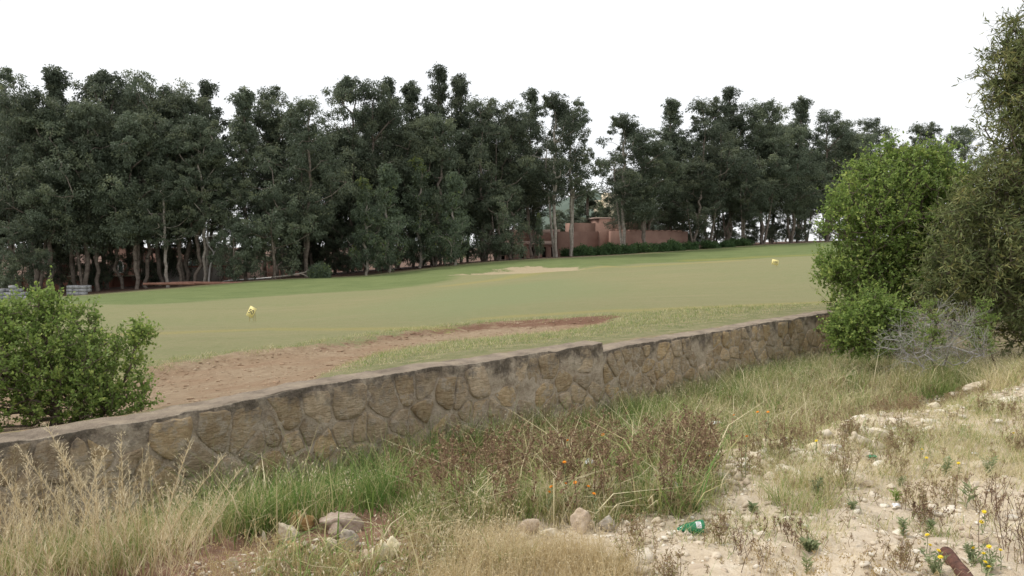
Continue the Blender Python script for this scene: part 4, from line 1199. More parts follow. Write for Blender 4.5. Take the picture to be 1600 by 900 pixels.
def sample(poly, n, seed, margin=0.0):
    r = np.random.default_rng(seed)
    lo, hi = poly.min(0) - margin, poly.max(0) + margin
    out = []
    tot = 0
    while tot < n:
        q = r.uniform(lo, hi, (n * 2, 2))
        sdv = poly_sd(q[:, 0], q[:, 1], poly) + 0.22 * fbm(q[:, 0] * 2.2, q[:, 1] * 2.2, seed)
        q = q[sdv < margin]
        out.append(q); tot += len(q)
        if len(q) == 0: break
    q = np.vstack(out)[:n]
    u, d = ud(q[:, 0], q[:, 1])
    return q[d > 0.05]

def tuft_pts(q, per, spread, seed, zfn=zf):
    r = np.random.default_rng(seed)
    which = np.repeat(np.arange(len(q)), per)
    P = q[which] + r.normal(size=(len(which), 2)) * spread
    u, d = ud(P[:, 0], P[:, 1])
    if zfn is zf: P = P + np.where(d < 0.04, 0.04 - d, 0)[:, None] * WN
    return np.concatenate([P, (zfn(P[:, 0], P[:, 1]) - 0.01)[:, None]], 1), which

def grass(mb, poly, ntuft, per, H, hs, w, tint, ts, spread=0.05, lean=0.25, curve=0.35, k=2, seed=1, ttuft=0.15):
    r = np.random.default_rng(seed)
    q = poly if isinstance(poly, np.ndarray) and ntuft is None else sample(poly, ntuft, seed)
    P, wh = tuft_pts(q, per, spread, seed + 1)
    n = len(P)
    tt = r.normal(0, ttuft, len(q)) + 0.32 * fbm(q[:, 0] * 1.1, q[:, 1] * 1.1, 333, 3)
    hh = H * np.maximum(0.35, 1 + hs * r.normal(size=len(q)) * 0.6 + 0.7 * fbm(q[:, 0] * 1.5, q[:, 1] * 1.5, 334, 3))[wh] * r.uniform(0.55, 1.2, n)
    return P, blades(mb, P, np.maximum(hh, 0.03), np.abs(r.normal(lean, 0.15, n)), np.abs(r.normal(curve, 0.25, n)), w * r.uniform(0.7, 1.3, n), np.clip(tint + tt[wh] + r.normal(0, ts, n), 0, 1), k)

def spikelets(mb, tips, n_per, length, size, tint, seed, droop=0.8):
    r = np.random.default_rng(seed)
    n = len(tips); wi = np.repeat(np.arange(n), n_per); m = len(wi)
    P = tips[wi] + r.normal(size=(m, 3)) * np.array([length * 0.25, length * 0.25, 0]) + np.array([0, 0, 1]) * (r.uniform(-0.85, 0.1, m) * length)[:, None]
    D = unit(np.stack([r.normal(0, 0.5, m), r.normal(0, 0.5, m), -droop + r.normal(0, 0.3, m)], 1))
    leaves(mb, P, D, size * r.uniform(0.7, 1.3, m), size * 0.3, np.clip(tint + r.normal(0, 0.12, m), 0, 1))

Z3 = fpoly([(640, 760), (760, 715), (920, 690), (1080, 705), (1115, 745), (1075, 798), (900, 808), (800, 812), (680, 806)])
g = MB()
# strip at the foot of the wall
us = rng.uniform(-2.5, U_END - 20, 1500); ds = rng.uniform(0.05, 0.75, 1500)
foot = np.array([wp(a, b, 0)[:2] for a, b in zip(us, ds)])
grass(g, foot, None, 9, 0.26, 0.5, 0.006, 0.34, 0.16, 0.07, seed=10)
Z1 = fpoly([(330, 790), (480, 725), (650, 690), (800, 665), (920, 655), (960, 690), (800, 720), (680, 740), (620, 800), (480, 830), (400, 845), (330, 820)])
grass(g, Z1, 1000, 13, 0.32, 0.6, 0.007, 0.36, 0.22, 0.06, seed=11)
Zg = fpoly([(355, 800), (420, 775), (490, 790), (470, 830), (400, 850), (350, 840)])
grass(g, Zg, 95, 22, 0.23, 0.4, 0.007, 0.17, 0.14, 0.05, seed=12, ttuft=0.06)
Z2 = fpoly([(920, 650), (1100, 612), (1300, 565), (1480, 585), (1500, 605), (1300, 665), (1120, 705), (950, 700)])
grass(g, Z2, 1700, 13, 0.26, 0.5, 0.0055, 0.68, 0.2, 0.07, seed=13, ttuft=0.2)
Z2b = fpoly([(1050, 625), (1290, 565), (1420, 575), (1330, 610), (1180, 640)])
grass(g, Z2b, 500, 12, 0.22, 0.5, 0.0055, 0.3, 0.15, 0.06, seed=14)
Z2c = fpoly([(1390, 600), (1470, 575), (1540, 590), (1470, 625), (1400, 625)])
grass(g, Z2c, 220, 14, 0.3, 0.4, 0.0055, 0.35, 0.14, 0.05, seed=15)
Zl = fpoly([(0, 790), (330, 770), (380, 830), (300, 870), (220, 900), (0, 940)])
grass(g, Zl, 700, 13, 0.24, 0.5, 0.005, 0.55, 0.2, 0.06, seed=16)
Z6 = fpoly([(400, 880), (560, 850), (700, 810), (820, 820), (720, 930), (400, 940)])
grass(g, Z6, 110, 13, 0.13, 0.5, 0.004, 0.62, 0.2, 0.05, seed=17)
Zt = fpoly([(620, 800), (780, 780), (860, 800), (800, 835), (650, 830)])
grass(g, Zt, 120, 18, 0.2, 0.4, 0.005, 0.45, 0.18, 0.05, seed=18)
Zr = fpoly([(1470, 590), (1620, 560), (1640, 600), (1560, 612)])
P, tp = grass(g, Zr, 330, 14, 0.3, 0.4, 0.006, 0.66, 0.15, 0.06, 0.4, 0.6, seed=19)
grass(g, Z3, 560, 11, 0.24, 0.5, 0.005, 0.55, 0.2, 0.06, seed=120, ttuft=0.2)
Ze = fpoly([(700, 800), (900, 780), (1060, 770), (1120, 745), (1150, 765), (1080, 805), (920, 815), (720, 825)])
Zu = fpoly([(1290, 705), (1400, 665), (1520, 628), (1640, 625), (1660, 730), (1500, 765), (1350, 745)])
grass(g, Zu, 620, 10, 0.13, 0.6, 0.0036, 0.74, 0.16, 0.06, 0.4, 0.5, seed=122, ttuft=0.15)
Zv = fpoly([(1180, 700), (1290, 700), (1330, 760), (1300, 820), (1210, 830), (1190, 760)])
grass(g, Zv, 190, 11, 0.15, 0.6, 0.0038, 0.6, 0.18, 0.06, 0.35, 0.5, seed=123, ttuft=0.2)
grass(g, Ze, 420, 12, 0.16, 0.5, 0.004, 0.62, 0.2, 0.05, seed=121, ttuft=0.15)
for zz_, nn_, hh_, tn_, sd_ in ((Z1, 190, 0.36, 0.7, 140), (Z2, 330, 0.33, 0.78, 141), (Z3, 240, 0.36, 0.62, 142), (Z2b, 90, 0.3, 0.2, 143), (Z6, 60, 0.2, 0.7, 144), (Ze, 120, 0.22, 0.75, 145)):
    grass(g, zz_, nn_, 5, hh_, 0.7, 0.011, tn_, 0.2, 0.05, 0.4, 0.7, seed=sd_, ttuft=0.2)      # coarse bent blades
# scattered tufts on the bank, thicker in drifts
Zb = fpoly([(960, 800), (1120, 720), (1300, 660), (1500, 610), (1640, 610), (1680, 930), (960, 930)])
q = sample(Zb, 5200, 20)
dens = fbm(q[:, 0] * 1.5, q[:, 1] * 1.5, 5)
q = q[(dens + rng.normal(0, 0.15, len(q))) > 0.0]
grass(g, q, None, 8, 0.09, 0.7, 0.0032, 0.68, 0.18, 0.05, 0.45, 0.5, seed=21, ttuft=0.22)
for (px, py, h, nt, tn, sp, sd) in [(1235, 780, 0.2, 30, 0.5, 0.12, 22), (1210, 720, 0.22, 22, 0.55, 0.1, 23), (1040, 790, 0.14, 22, 0.5, 0.14, 24), (985, 800, 0.14, 18, 0.45, 0.1, 25), (1100, 800, 0.12, 20, 0.7, 0.12, 26), (1445, 830, 0.1, 14, 0.5, 0.1, 27), (1480, 660, 0.14, 24, 0.6, 0.16, 28), (1575, 640, 0.16, 30, 0.68, 0.2, 29), (1420, 650, 0.15, 22, 0.6, 0.14, 30), (1340, 690, 0.16, 22, 0.6, 0.12, 31), (1560, 700, 0.12, 20, 0.75, 0.2, 32), (1225, 830, 0.1, 18, 0.55, 0.12, 33), (800, 890, 0.16, 24, 0.55, 0.1, 34), (560, 900, 0.14, 20, 0.6, 0.12, 35), (1250, 690, 0.2, 22, 0.6, 0.1, 36)]:
    c = Gf(px, py); r_ = np.random.default_rng(sd)
    q = c[:2] + r_.normal(size=(nt, 2)) * sp
    grass(g, q, None, 9, h, 0.4, 0.0038, tn, 0.16, 0.03, 0.35, 0.5, seed=sd + 100)
link('wild_grass', g.mesh('wild_grass'), M['grass'], kind='stuff', label='mixed green and dry wild grass along the foot of the wall and on the bank', category='grass')

# seeding oat and foxtail stalks
g = MB()
for poly, n, H, sd in ((Z1, 170, 0.42, 40), (Z2, 420, 0.36, 41), (Zr, 110, 0.42, 42), (Zl, 60, 0.42, 43), (Z6, 60, 0.2, 44)):
    q = sample(poly, n, sd); r_ = np.random.default_rng(sd)
    P = np.concatenate([q, zf(q[:, 0], q[:, 1])[:, None]], 1)
    tips = blades(g, P, H * r_.uniform(0.7, 1.25, len(P)), r_.uniform(0.05, 0.3, len(P)), r_.uniform(0.05, 0.35, len(P)), 0.003, np.clip(r_.normal(0.7, 0.15, len(P)), 0, 1), 3)
    spikelets(g, tips, 8, 0.14, 0.022, 0.92, sd + 1)
link('oat_stalks', g.mesh('oat_stalks'), M['straw'], kind='stuff', label='pale seeding wild oat stalks standing in the grass', category='grass')

# fine golden straw at the bottom centre
g = MB()
Z5 = fpoly([(690, 885), (800, 850), (930, 855), (985, 890), (1000, 960), (660, 960)])
P, tp = grass(g, Z5, 520, 12, 0.16, 0.4, 0.0026, 0.5, 0.2, 0.04, 0.2, 0.25, seed=50)
spikelets(g, tp[::5], 5, 0.035, 0.012, 0.6, 51, 0.0)
Z5b = fpoly([(330, 900), (560, 880), (700, 880), (700, 960), (330, 960)])
P, tp = grass(g, Z5b, 100, 8, 0.13, 0.4, 0.0028, 0.45, 0.2, 0.04, 0.25, 0.3, seed=52)
q5 = tp[::6]
spikelets(g, q5, 14, 0.05, 0.02, 0.25, 53, -0.8)
Z5c = fpoly([(640, 815), (780, 800), (800, 850), (700, 870), (640, 850)])
P, tp = grass(g, Z5c, 170, 11, 0.15, 0.4, 0.003, 0.55, 0.2, 0.04, 0.2, 0.3, seed=54)
spikelets(g, tp[::3], 6, 0.04, 0.016, 0.75, 55, -0.6)
Z5d = fpoly([(1180, 890), (1300, 870), (1460, 860), (1460, 960), (1180, 960)])
P, tp = grass(g, Z5d, 60, 7, 0.1, 0.4, 0.0026, 0.5, 0.2, 0.04, 0.3, 0.3, seed=56)
spikelets(g, tp[::4], 12, 0.04, 0.018, 0.15, 57, -0.8)
link('golden_straw', g.mesh('golden_straw'), M['straw'], kind='stuff', label='fine golden dry grass at the bottom of the picture', category='grass')

# brown dried weeds in the ditch
def twiggy(mb, q, H, nb, seed, tint=0.35, thick=0.0028, bits=7, bitsz=0.017):
    r = np.random.default_rng(seed)
    n = len(q)
    P = np.concatenate([q, zf(q[:, 0], q[:, 1])[:, None]], 1)
    h = H * r.uniform(0.6, 1.2, n)
    az = r.uniform(0, 6.28, n); ln = r.uniform(0, 0.35, n)
    top = P + np.stack([np.cos(az) * ln * h, np.sin(az) * ln * h, h], 1)
    mid = (P + top) / 2 + r.normal(size=(n, 3)) * 0.02
    tubes(mb, np.stack([P, mid, top], 1), np.tile([thick, thick * 0.8, thick * 0.5], (n, 1)), 3, np.clip(r.normal(tint, 0.15, n), 0, 1))
    wi = np.repeat(np.arange(n), nb); m = len(wi)
    t = r.uniform(0.25, 0.98, m)[:, None]
    A = P[wi] * (1 - t) + top[wi] * t
    a2 = r.uniform(0, 6.28, m); L = h[wi] * r.uniform(0.12, 0.4, m) * (1.1 - t[:, 0] * 0.7)
    B = A + np.stack([np.cos(a2) * L * 0.7, np.sin(a2) * L * 0.7, L * 0.75], 1)
    tubes(mb, np.stack([A, (A + B) / 2 + r.normal(size=(m, 3)) * 0.006, B], 1), np.tile([thick * 0.6, thick * 0.5, thick * 0.35], (m, 1)), 3, np.clip(r.normal(tint, 0.15, m), 0, 1))
    if bits:
        wj = np.repeat(np.arange(m), bits); k = len(wj); s = r.uniform(0.2, 1.05, k)[:, None]
        C = A[wj] * (1 - s) + B[wj] * s
        leaves(mb, C, unit(r.normal(size=(k, 3)) + np.array([0, 0, 0.3])), bitsz * r.uniform(0.6, 1.5, k), bitsz * 0.5, np.clip(r.normal(tint, 0.22, k), 0, 1))
g = MB()
twiggy(g, sample(Z3, 560, 60, 0.12), 0.36, 8, 61, 0.38, 0.004, 7, 0.022)
Z3b = fpoly([(560, 770), (680, 720), (820, 690), (960, 690), (900, 720), (700, 760), (620, 800)])
twiggy(g, sample(Z3b, 170, 62), 0.26, 7, 63, 0.6)
twiggy(g, sample(Zb, 420, 64), 0.11, 6, 65, 0.5, 0.002, 5, 0.009)
cl = sample(Zb, 46, 164); rc = np.random.default_rng(165)
twiggy(g, np.repeat(cl, 12, 0) + rc.normal(0, 0.05, (len(cl) * 12, 2)), 0.17, 7, 166, 0.55, 0.0024, 7, 0.012)
twiggy(g, sample(fpoly([(1040, 640), (1300, 590), (1420, 620), (1200, 690), (1080, 700)]), 130, 66), 0.22, 6, 67, 0.5)
link('dry_brown_weeds', g.mesh('dry_brown_weeds'), M['brown'], kind='stuff', label='mass of dry reddish brown weeds in the ditch below the wall', category='weeds')

# tall pale feathery stalks, bottom left
def feather(H, lean, seed, thick=0.0045):
    r = np.random.default_rng(seed)
    mb = MB(); t = np.linspace(0, 1, 8)
    st = np.stack([lean * H * (t * 0.7 + 0.3 * t ** 2), 0.02 * np.sin(t * 5) * H, H * t * (1 - 0.08 * lean)], 1)
    tubes(mb, st, thick * (1 - 0.75 * t), 4, np.array([0.7]))
    sm = mb.mesh('stalk', True); sm.materials.append(M['straw'])
    fb = MB(); n = 110
    tt = r.uniform(0.3, 1.0, n)
    A = np.stack([np.interp(tt, t, st[:, i]) for i in range(3)], 1)
    L = 0.075 * (1.25 - tt) * r.uniform(0.6, 1.5, n) + 0.012
    az = r.uniform(0, 6.28, n)
    blades(fb, A, L, r.uniform(0.5, 1.1, n), r.uniform(-0.2, 0.3, n), 0.0028, np.clip(r.normal(0.78, 0.15, n), 0, 1), 2, az)
    D = unit(np.stack([np.cos(az), np.sin(az), 0.9 + 0 * az], 1))
    leaves(fb, A + D * (L * r.uniform(0.5, 1.1, n))[:, None], D, 0.016, 0.004, 0.9)
    fm = fb.mesh('side_twigs'); fm.materials.append(M['straw'])
    return sm, fm
FE = [feather(0.8, -0.35, 301), feather(0.75, 0.28, 302), feather(0.85, 0.05, 303), feather(0.65, 0.6, 304), feather(0.7, -0.6, 305)]
fsp = [(60, 890, 0, 1.0), (110, 900, 1, 1.05), (170, 895, 0, 1.1), (190, 880, 2, 1.0), (225, 905, 3, 1.15), (240, 890, 1, 1.05), (265, 905, 3, 1.0), (20, 880, 2, 1.1), (140, 880, 4, 1.0), (210, 900, 4, 1.05), (80, 870, 0, 1.0), (290, 895, 3, 0.85), (45, 905, 2, 0.9), (150, 910, 2, 0.95), (100, 880, 2, 0.9), (30, 910, 0, 1.15)]
for i, (px, py, k, s) in enumerate(fsp):
    p = Gf(px, py)
    r_ = root('feathery_dry_stalk', p - np.array([0, 0, 0.02]), 'tall pale feathery dry stalk in the clump at the bottom left', 'dry stalk', 'tall feathery dry stalks at the bottom left', rz=random.uniform(-0.35, 0.35), scale=(s * 0.9, s * 0.9, s * 0.9))
    link('stalk', FE[k][0], None, r_); link('side_twigs', FE[k][1], None, r_)
g = MB()
q = sample(fpoly([(-40, 850), (280, 850), (330, 900), (280, 960), (-40, 960)]), 130, 70); r7 = np.random.default_rng(71)
P = np.concatenate([q, zf(q[:, 0], q[:, 1])[:, None]], 1); n = len(P); h = r7.uniform(0.25, 0.6, n)
az = r7.uniform(0, 6.28, n); ln = r7.uniform(0, 0.45, n)
top = P + np.stack([np.cos(az) * ln * h, np.sin(az) * ln * h, h], 1)
tubes(g, np.stack([P, (P + top) / 2 + r7.normal(size=(n, 3)) * 0.015, top], 1), np.tile([0.0024, 0.002, 0.001], (n, 1)), 3, np.clip(r7.normal(0.65, 0.15, n), 0, 1))
wi = np.repeat(np.arange(n), 42); m = len(wi); t = r7.uniform(0.25, 1, m)[:, None]
A = P[wi] * (1 - t) + top[wi] * t
blades(g, A, 0.05 * (1.3 - t[:, 0]) * r7.uniform(0.6, 1.6, m), r7.uniform(0.4, 1.2, m), r7.uniform(-0.1, 0.5, m), 0.0024, np.clip(r7.normal(0.72, 0.17, m), 0, 1), 2)
link('dry_feathery_grass', g.mesh('dry_feathery_grass'), M['straw'], kind='stuff', label='tangle of pale dry feathery grass at the bottom left', category='grass')

# short rough turf just behind the wall and around the bare soil
g = MB(); r8 = np.random.default_rng(80)
def cz(x, y): return zc(x, y)
q = r8.uniform([-6, 5], [26, 34], (130000, 2))
u_, d_ = ud(q[:, 0], q[:, 1])
ok = (d_ < -0.45) & (np.abs(q[:, 0] / q[:, 1]) < 0.75)
sdd_ = poly_sd(q[:, 0], q[:, 1], DIRT); ng = poly_sd(q[:, 0], q[:, 1], NEARG)
pr = np.where(ng < 0.3, 1.0, 0.0) * np.where(d_ > -0.9, 0.15, 1) + np.where((sdd_ > -0.1) & (sdd_ < 0.6) & (d_ < -0.6), 0.9, 0)
ok &= (sdd_ > -0.12) & (r8.random(len(q)) < pr)
q = q[ok]
P, wh = tuft_pts(q, 5, 0.05, 81, zc)
n = len(P)
blades(g, P, r8.uniform(0.02, 0.10, n) * np.repeat(r8.uniform(0.5, 1.3, len(q)) * np.interp(-ud(q[:, 0], q[:, 1])[1], [0.9, 2.2], [0.25, 1]), 5), r8.uniform(0.2, 0.9, n), r8.uniform(0.1, 0.6, n), 0.006, np.clip(r8.normal(0.56, 0.2, len(q))[wh] + r8.normal(0, 0.1, n), 0, 1), 2)
link('rough_turf', g.mesh('rough_turf'), M['grass'], kind='stuff', label='short rough turf along the top of the wall and the edge of the bare soil', category='grass')
print('after grass')

# ------------------------------------------------------------------ ROCKS
def ico(sub):
    import bmesh
    bm = bmesh.new(); bmesh.ops.create_icosphere(bm, subdivisions=sub, radius=1)
    v = np.array([q.co[:] for q in bm.verts]); f = np.array([[w.index for w in q.verts] for q in bm.faces]); bm.free()
    return unit(v), f
ICO4, ICO4F = ico(4)
ICO2, ICO2F = ico(2)
def rock_mesh(seed, dims, facets=9, soft=0.35, rough=0.17, V=ICO4, Fc=ICO4F):
    r = np.random.default_rng(seed)
    nrm = unit(r.normal(size=(facets, 3))); off = r.uniform(0.5, 0.95, facets)
    dt = np.maximum(V @ nrm.T, 0.05)
    rr = (off[None] / dt)
    rr = np.minimum(rr.min(1), 1.15)
    rr = rr * (1 - soft * 0.3) + soft * 0.3 * 0.9
    n = fbm(V[:, 0] * 3 + seed, V[:, 1] * 3 + V[:, 2] * 2.1, seed, 4) + 0.5 * fbm(V[:, 2] * 7, V[:, 0] * 7 + V[:, 1] * 5, seed + 9, 3)
    rr = rr * (1 + rough * n)
    return MB().add(V * rr[:, None] * np.array(dims), Fc).mesh('rock', False)
def rock(px, py, wpx, hpx, mat, label, seed, cat='rock', sink=0.25, facets=9, soft=0.35, deep=0.8, tilt=0.0, name='rock', group=None):
    """py is the foot of the rock in the photograph"""
    p = Gf(px, py); dd = p[1]
    w, h = wpx / F * dd / 2, hpx / F * dd / 2
    me = rock_mesh(seed, (w, w * deep, h * (1 + sink)), facets, soft)
    o = link(name, me, M[mat], label=label, category=cat)
    if group: o['group'] = group
    o.location = (p[0], p[1] + w * deep * 0.5, p[2] + h * (1 - sink * 0.6)); o.rotation_euler = (0, tilt, random.uniform(-0.4, 0.4))
    return o
rocks = [
 (447, 850, 48, 38, 'r_pale', 'rounded pale boulder with white top in the small rock pile left of centre', 1, 14, 0.7),
 (462, 826, 30, 34, 'r_ochre', 'orange brown angular stone propped behind the rounded pale boulder', 2, 6, 0.1),
 (478, 829, 32, 26, 'r_ochre', 'ochre block with a pale top right of the orange brown stone', 3, 7, 0.1),
 (530, 836, 72, 36, 'r_red', 'large flat reddish slab with sharp corner behind the grey block', 4, 6, 0.05),
 (522, 842, 34, 24, 'r_red', 'smaller reddish stone leaning against the large flat slab', 5, 7, 0.2),
 (541, 858, 38, 34, 'r_grey', 'grey block with pale edges in front of the reddish slab', 6, 7, 0.1),
 (514, 862, 28, 20, 'r_pale', 'small pale stone left of the grey block', 7, 9, 0.3),
 (598, 878, 26, 42, 'r_cream', 'cream upright stone with a knobbed head, left of a pointed pair', 8, 9, 0.4),
 (614, 876, 22, 40, 'r_cream', 'cream pointed stone, right of a pointed pair', 9, 6, 0.15),
 (577, 884, 44, 26, 'r_pink', 'low rounded pinkish stone before the cream pair', 10, 12, 0.6),
 (458, 862, 36, 16, 'r_ochre', 'flat ochre stone right below the rounded pale boulder', 11, 8, 0.3),
 (362, 892, 26, 20, 'r_pale', 'whitish stone on the red soil at the bottom left', 12, 8, 0.4),
 (410, 898, 22, 14, 'r_pale', 'small whitish wedge of stone at the bottom edge, left of centre', 13, 6, 0.2),
 (412, 846, 9, 20, 'r_pale', 'thin upright white stone splinter left of the rounded boulder', 14, 6, 0.2),
 (908, 832, 52, 38, 'r_pink', 'pinkish broken rock with clefts beside the golden grass', 15, 8, 0.2),
 (950, 828, 40, 26, 'r_grey', 'whitish grey rock right of the pinkish broken rock', 16, 8, 0.3),
 (826, 838, 50, 34, 'r_pink', 'low pink mound of rock behind the golden grass', 17, 10, 0.5),
 (860, 842, 36, 20, 'r_pale', 'pale low rock between the pink mound and the broken rock', 18, 8, 0.4),
 (966, 622, 42, 20, 'r_grey', 'flat weathered slab with dark gap below, at the foot of the wall', 19, 7, 0.2),
 (1002, 622, 34, 14, 'r_pale', 'pale flat stone right of the weathered slab below the wall', 20, 7, 0.2),
 (1110, 618, 22, 12, 'r_pale', 'small whitish stone in the grass below the wall, right of the soil mound', 21, 7, 0.3),
 (1536, 614, 62, 26, 'r_pale', 'largest pale limestone lump on the crest of the bank at right', 22, 10, 0.4),
 (1497, 624, 38, 18, 'r_pale', 'pale limestone lump just left of the largest one', 23, 9, 0.4),
 (1462, 640, 28, 14, 'r_pale', 'pale limestone piece on the crest, second left of the largest', 24, 8, 0.3),
 (1402, 668, 34, 16, 'r_pale', 'pale limestone piece on the crest in the middle of the right bank', 25, 9, 0.4),
 (1376, 688, 46, 24, 'r_pale', 'bulky pale limestone lump halfway along the crest', 26, 9, 0.3),
 (1338, 690, 26, 16, 'r_pale', 'pale limestone piece left of the bulky halfway lump', 27, 8, 0.4),
 (1275, 706, 40, 18, 'r_cream', 'cream limestone lump under a yellow flower on the crest', 28, 9, 0.4),
 (1235, 712, 36, 18, 'r_pale', 'pale limestone lump left of the cream one on the crest', 29, 9, 0.4),
 (1180, 722, 44, 20, 'r_pale', 'wide pale limestone lump at the left end of the crest', 30, 10, 0.4),
 (1152, 745, 30, 16, 'r_pale', 'pale rubble piece beside the brown weeds, left end of the bank', 31, 8, 0.4),
 (1205, 750, 26, 14, 'r_pale', 'pale rubble piece below the wide limestone lump', 32, 8, 0.4),
 (1122, 772, 24, 14, 'r_grey', 'greyish rubble piece at the edge of the brown weeds', 33, 8, 0.4),
 (1360, 760, 34, 12, 'r_pink', 'flat pinkish stone on the bare ground right of the dry bush', 34, 8, 0.4),
 (1393, 764, 22, 9, 'r_pale', 'small flat white stone beside the little green tuft', 35, 8, 0.4),
 (1398, 866, 24, 14, 'r_pale', 'cream stone on the bare ground at lower right', 36, 8, 0.4),
 (1158, 880, 20, 12, 'r_pale', 'pale stone beside the dark twiggy plant', 37, 8, 0.4),
 (925, 826, 18, 12, 'r_pale', 'small white stone wedged between the pinkish and grey rocks', 38, 8, 0.4),
 (1026, 818, 20, 10, 'r_pale', 'small pale stone left of the green bottle', 39, 8, 0.4),
 (1132, 826, 24, 12, 'r_grey', 'dull stone right of the green bottle', 40, 8, 0.4),
]
for (px, py, w, h, m_, lb, sd, fc, sf) in rocks:
    k_ = 0.72 if 22 <= sd <= 35 else 0.86
    rock(px, py, w * k_, h * k_, m_, lb, sd, facets=fc + 5, soft=sf, sink=0.45)
# gravel and rubble over the bank
g = MB(); r9 = np.random.default_rng(90)
q = np.vstack([sample(Zb, 4800, 91), sample(fpoly([(280, 880), (420, 850), (640, 830), (700, 860), (700, 950), (300, 950)]), 900, 92), sample(fpoly([(780, 830), (960, 800), (1130, 760), (1180, 800), (1000, 850), (800, 860)]), 900, 93)])
crest = np.array([Gf(px, py)[:2] for px, py in np.stack([r9.uniform(1100, 1600, 900), np.zeros(900)], 1) for py in [np.interp(px, [1100, 1200, 1300, 1400, 1500, 1600], [752, 722, 702, 672, 626, 606]) + r9.normal(0, 10)]])
q = np.vstack([q, crest])
sz = np.exp(r9.normal(-4.9, 0.6, len(q))); sz[-900:] *= 2.0
for (px, py) in ((0, 0),): pass
vs_, fs_ = [], []
shapes = []
for k in range(8):
    V0, F0 = ico(1)
    rr = np.random.default_rng(400 + k); shapes.append((V0 * rr.uniform(0.5, 1.4, (len(V0), 1)) * np.array([1.1, 0.75, 0.5]), F0))
zz = zf(q[:, 0], q[:, 1])
for k in range(8):
    ii = np.arange(k, len(q), 8); V0, F0 = shapes[k]
    a = r9.uniform(0, 6.28, len(ii)); ca, sa = np.cos(a), np.sin(a)
    X = (V0[None, :, 0] * ca[:, None] - V0[None, :, 1] * sa[:, None]) * sz[ii][:, None] + q[ii, 0][:, None]
    Y = (V0[None, :, 0] * sa[:, None] + V0[None, :, 1] * ca[:, None]) * sz[ii][:, None] + q[ii, 1][:, None]
    Z = V0[None, :, 2] * sz[ii][:, None] + (zz[ii] + sz[ii] * 0.1)[:, None]
    n0 = len(V0)
    g.add(np.stack([X, Y, Z], -1).reshape(-1, 3), (F0[None] + (np.arange(len(ii)) * n0)[:, None, None]).reshape(-1, 3), np.repeat(r9.random(len(ii)), n0))
t = NT('limestone_gravel', 0.95)
gm_ = t.out(t.ramp(t.attr('tint'), [(0, (0.38, 0.29, 0.21)), (0.5, (0.6, 0.51, 0.39)), (1, (0.8, 0.75, 0.65))]), t.noise(60, 4), 0.5, 0.01)
link('limestone_gravel', g.mesh('limestone_gravel'), gm_, kind='stuff', label='pale limestone gravel scattered over the bank', category='gravel')

g = MB(); rk = np.random.default_rng(190)
q = np.vstack([sample(Zb, 520, 191), crest[::3] + rk.normal(0, 0.05, (300, 2)), sample(fpoly([(960, 850), (1130, 820), (1160, 860), (1100, 890), (980, 890)]), 16, 192)])
bq = Gf(1082, 836)[:2]; q = q[np.hypot(q[:, 0] - bq[0], q[:, 1] - bq[1]) > 0.22]
V0, F0 = ICO2, ICO2F; n0 = len(V0); zz = zf(q[:, 0], q[:, 1])
for i in range(len(q)):
    nrm = unit(rk.normal(size=(7, 3)) * np.array([1, 1, 0.4])); rr_ = np.minimum((rk.uniform(0.45, 1, 7)[None] / np.maximum(V0 @ nrm.T, 0.05)).min(1), 1.3)
    sc = math.exp(rk.normal(-3.6, 0.5)); P = V0 * rr_[:, None] * np.array([sc, sc * 0.8, sc * rk.uniform(0.25, 0.55)])
    tl = rk.normal(0, 0.25); P[:, 2] += P[:, 0] * tl
    g.add(P + (q[i, 0], q[i, 1], zz[i] - 0.05 * sc), F0, 0.2 + 0.7 * rk.random())
link('limestone_crust', g.mesh('limestone_crust'), gm_, kind='stuff', label='broken pale limestone crust breaking through the bank', category='stones')
# clods on the bare soil behind the wall
g = MB(); q = r9.uniform(DIRT.min(0), DIRT.max(0), (16000, 2))
sdq = poly_sd(q[:, 0], q[:, 1], DIRT)
q = q[(sdq < -0.1) & (np.abs(q[:, 0] / q[:, 1]) < 0.8) & ((sdq > -0.5) | (r9.random(len(q)) < 0.35))]
szd = np.exp(r9.normal(-4.35, 0.5, len(q))); zz = zc(q[:, 0], q[:, 1])
for k in range(8):
    ii = np.arange(k, len(q), 8); V0, F0 = shapes[k]; n0 = len(V0)
    X = V0[None, :, 0] * szd[ii][:, None] + q[ii, 0][:, None]; Y = V0[None, :, 1] * szd[ii][:, None] + q[ii, 1][:, None]
    Z = V0[None, :, 2] * szd[ii][:, None] * 0.7 + (zz[ii] + szd[ii] * 0.1)[:, None]
    g.add(np.stack([X, Y, Z], -1).reshape(-1, 3), (F0[None] + (np.arange(len(ii)) * n0)[:, None, None]).reshape(-1, 3), np.repeat(r9.random(len(ii)), n0))
t = NT('soil_clod', 0.97)
link('soil_clods', g.mesh('soil_clods'), t.out(t.ramp(t.attr('tint'), [(0, (0.24, 0.15, 0.09)), (0.6, (0.37, 0.26, 0.17)), (1, (0.5, 0.39, 0.28))])), kind='stuff', label='small clods and crumbs on the bare soil behind the wall', category='soil')

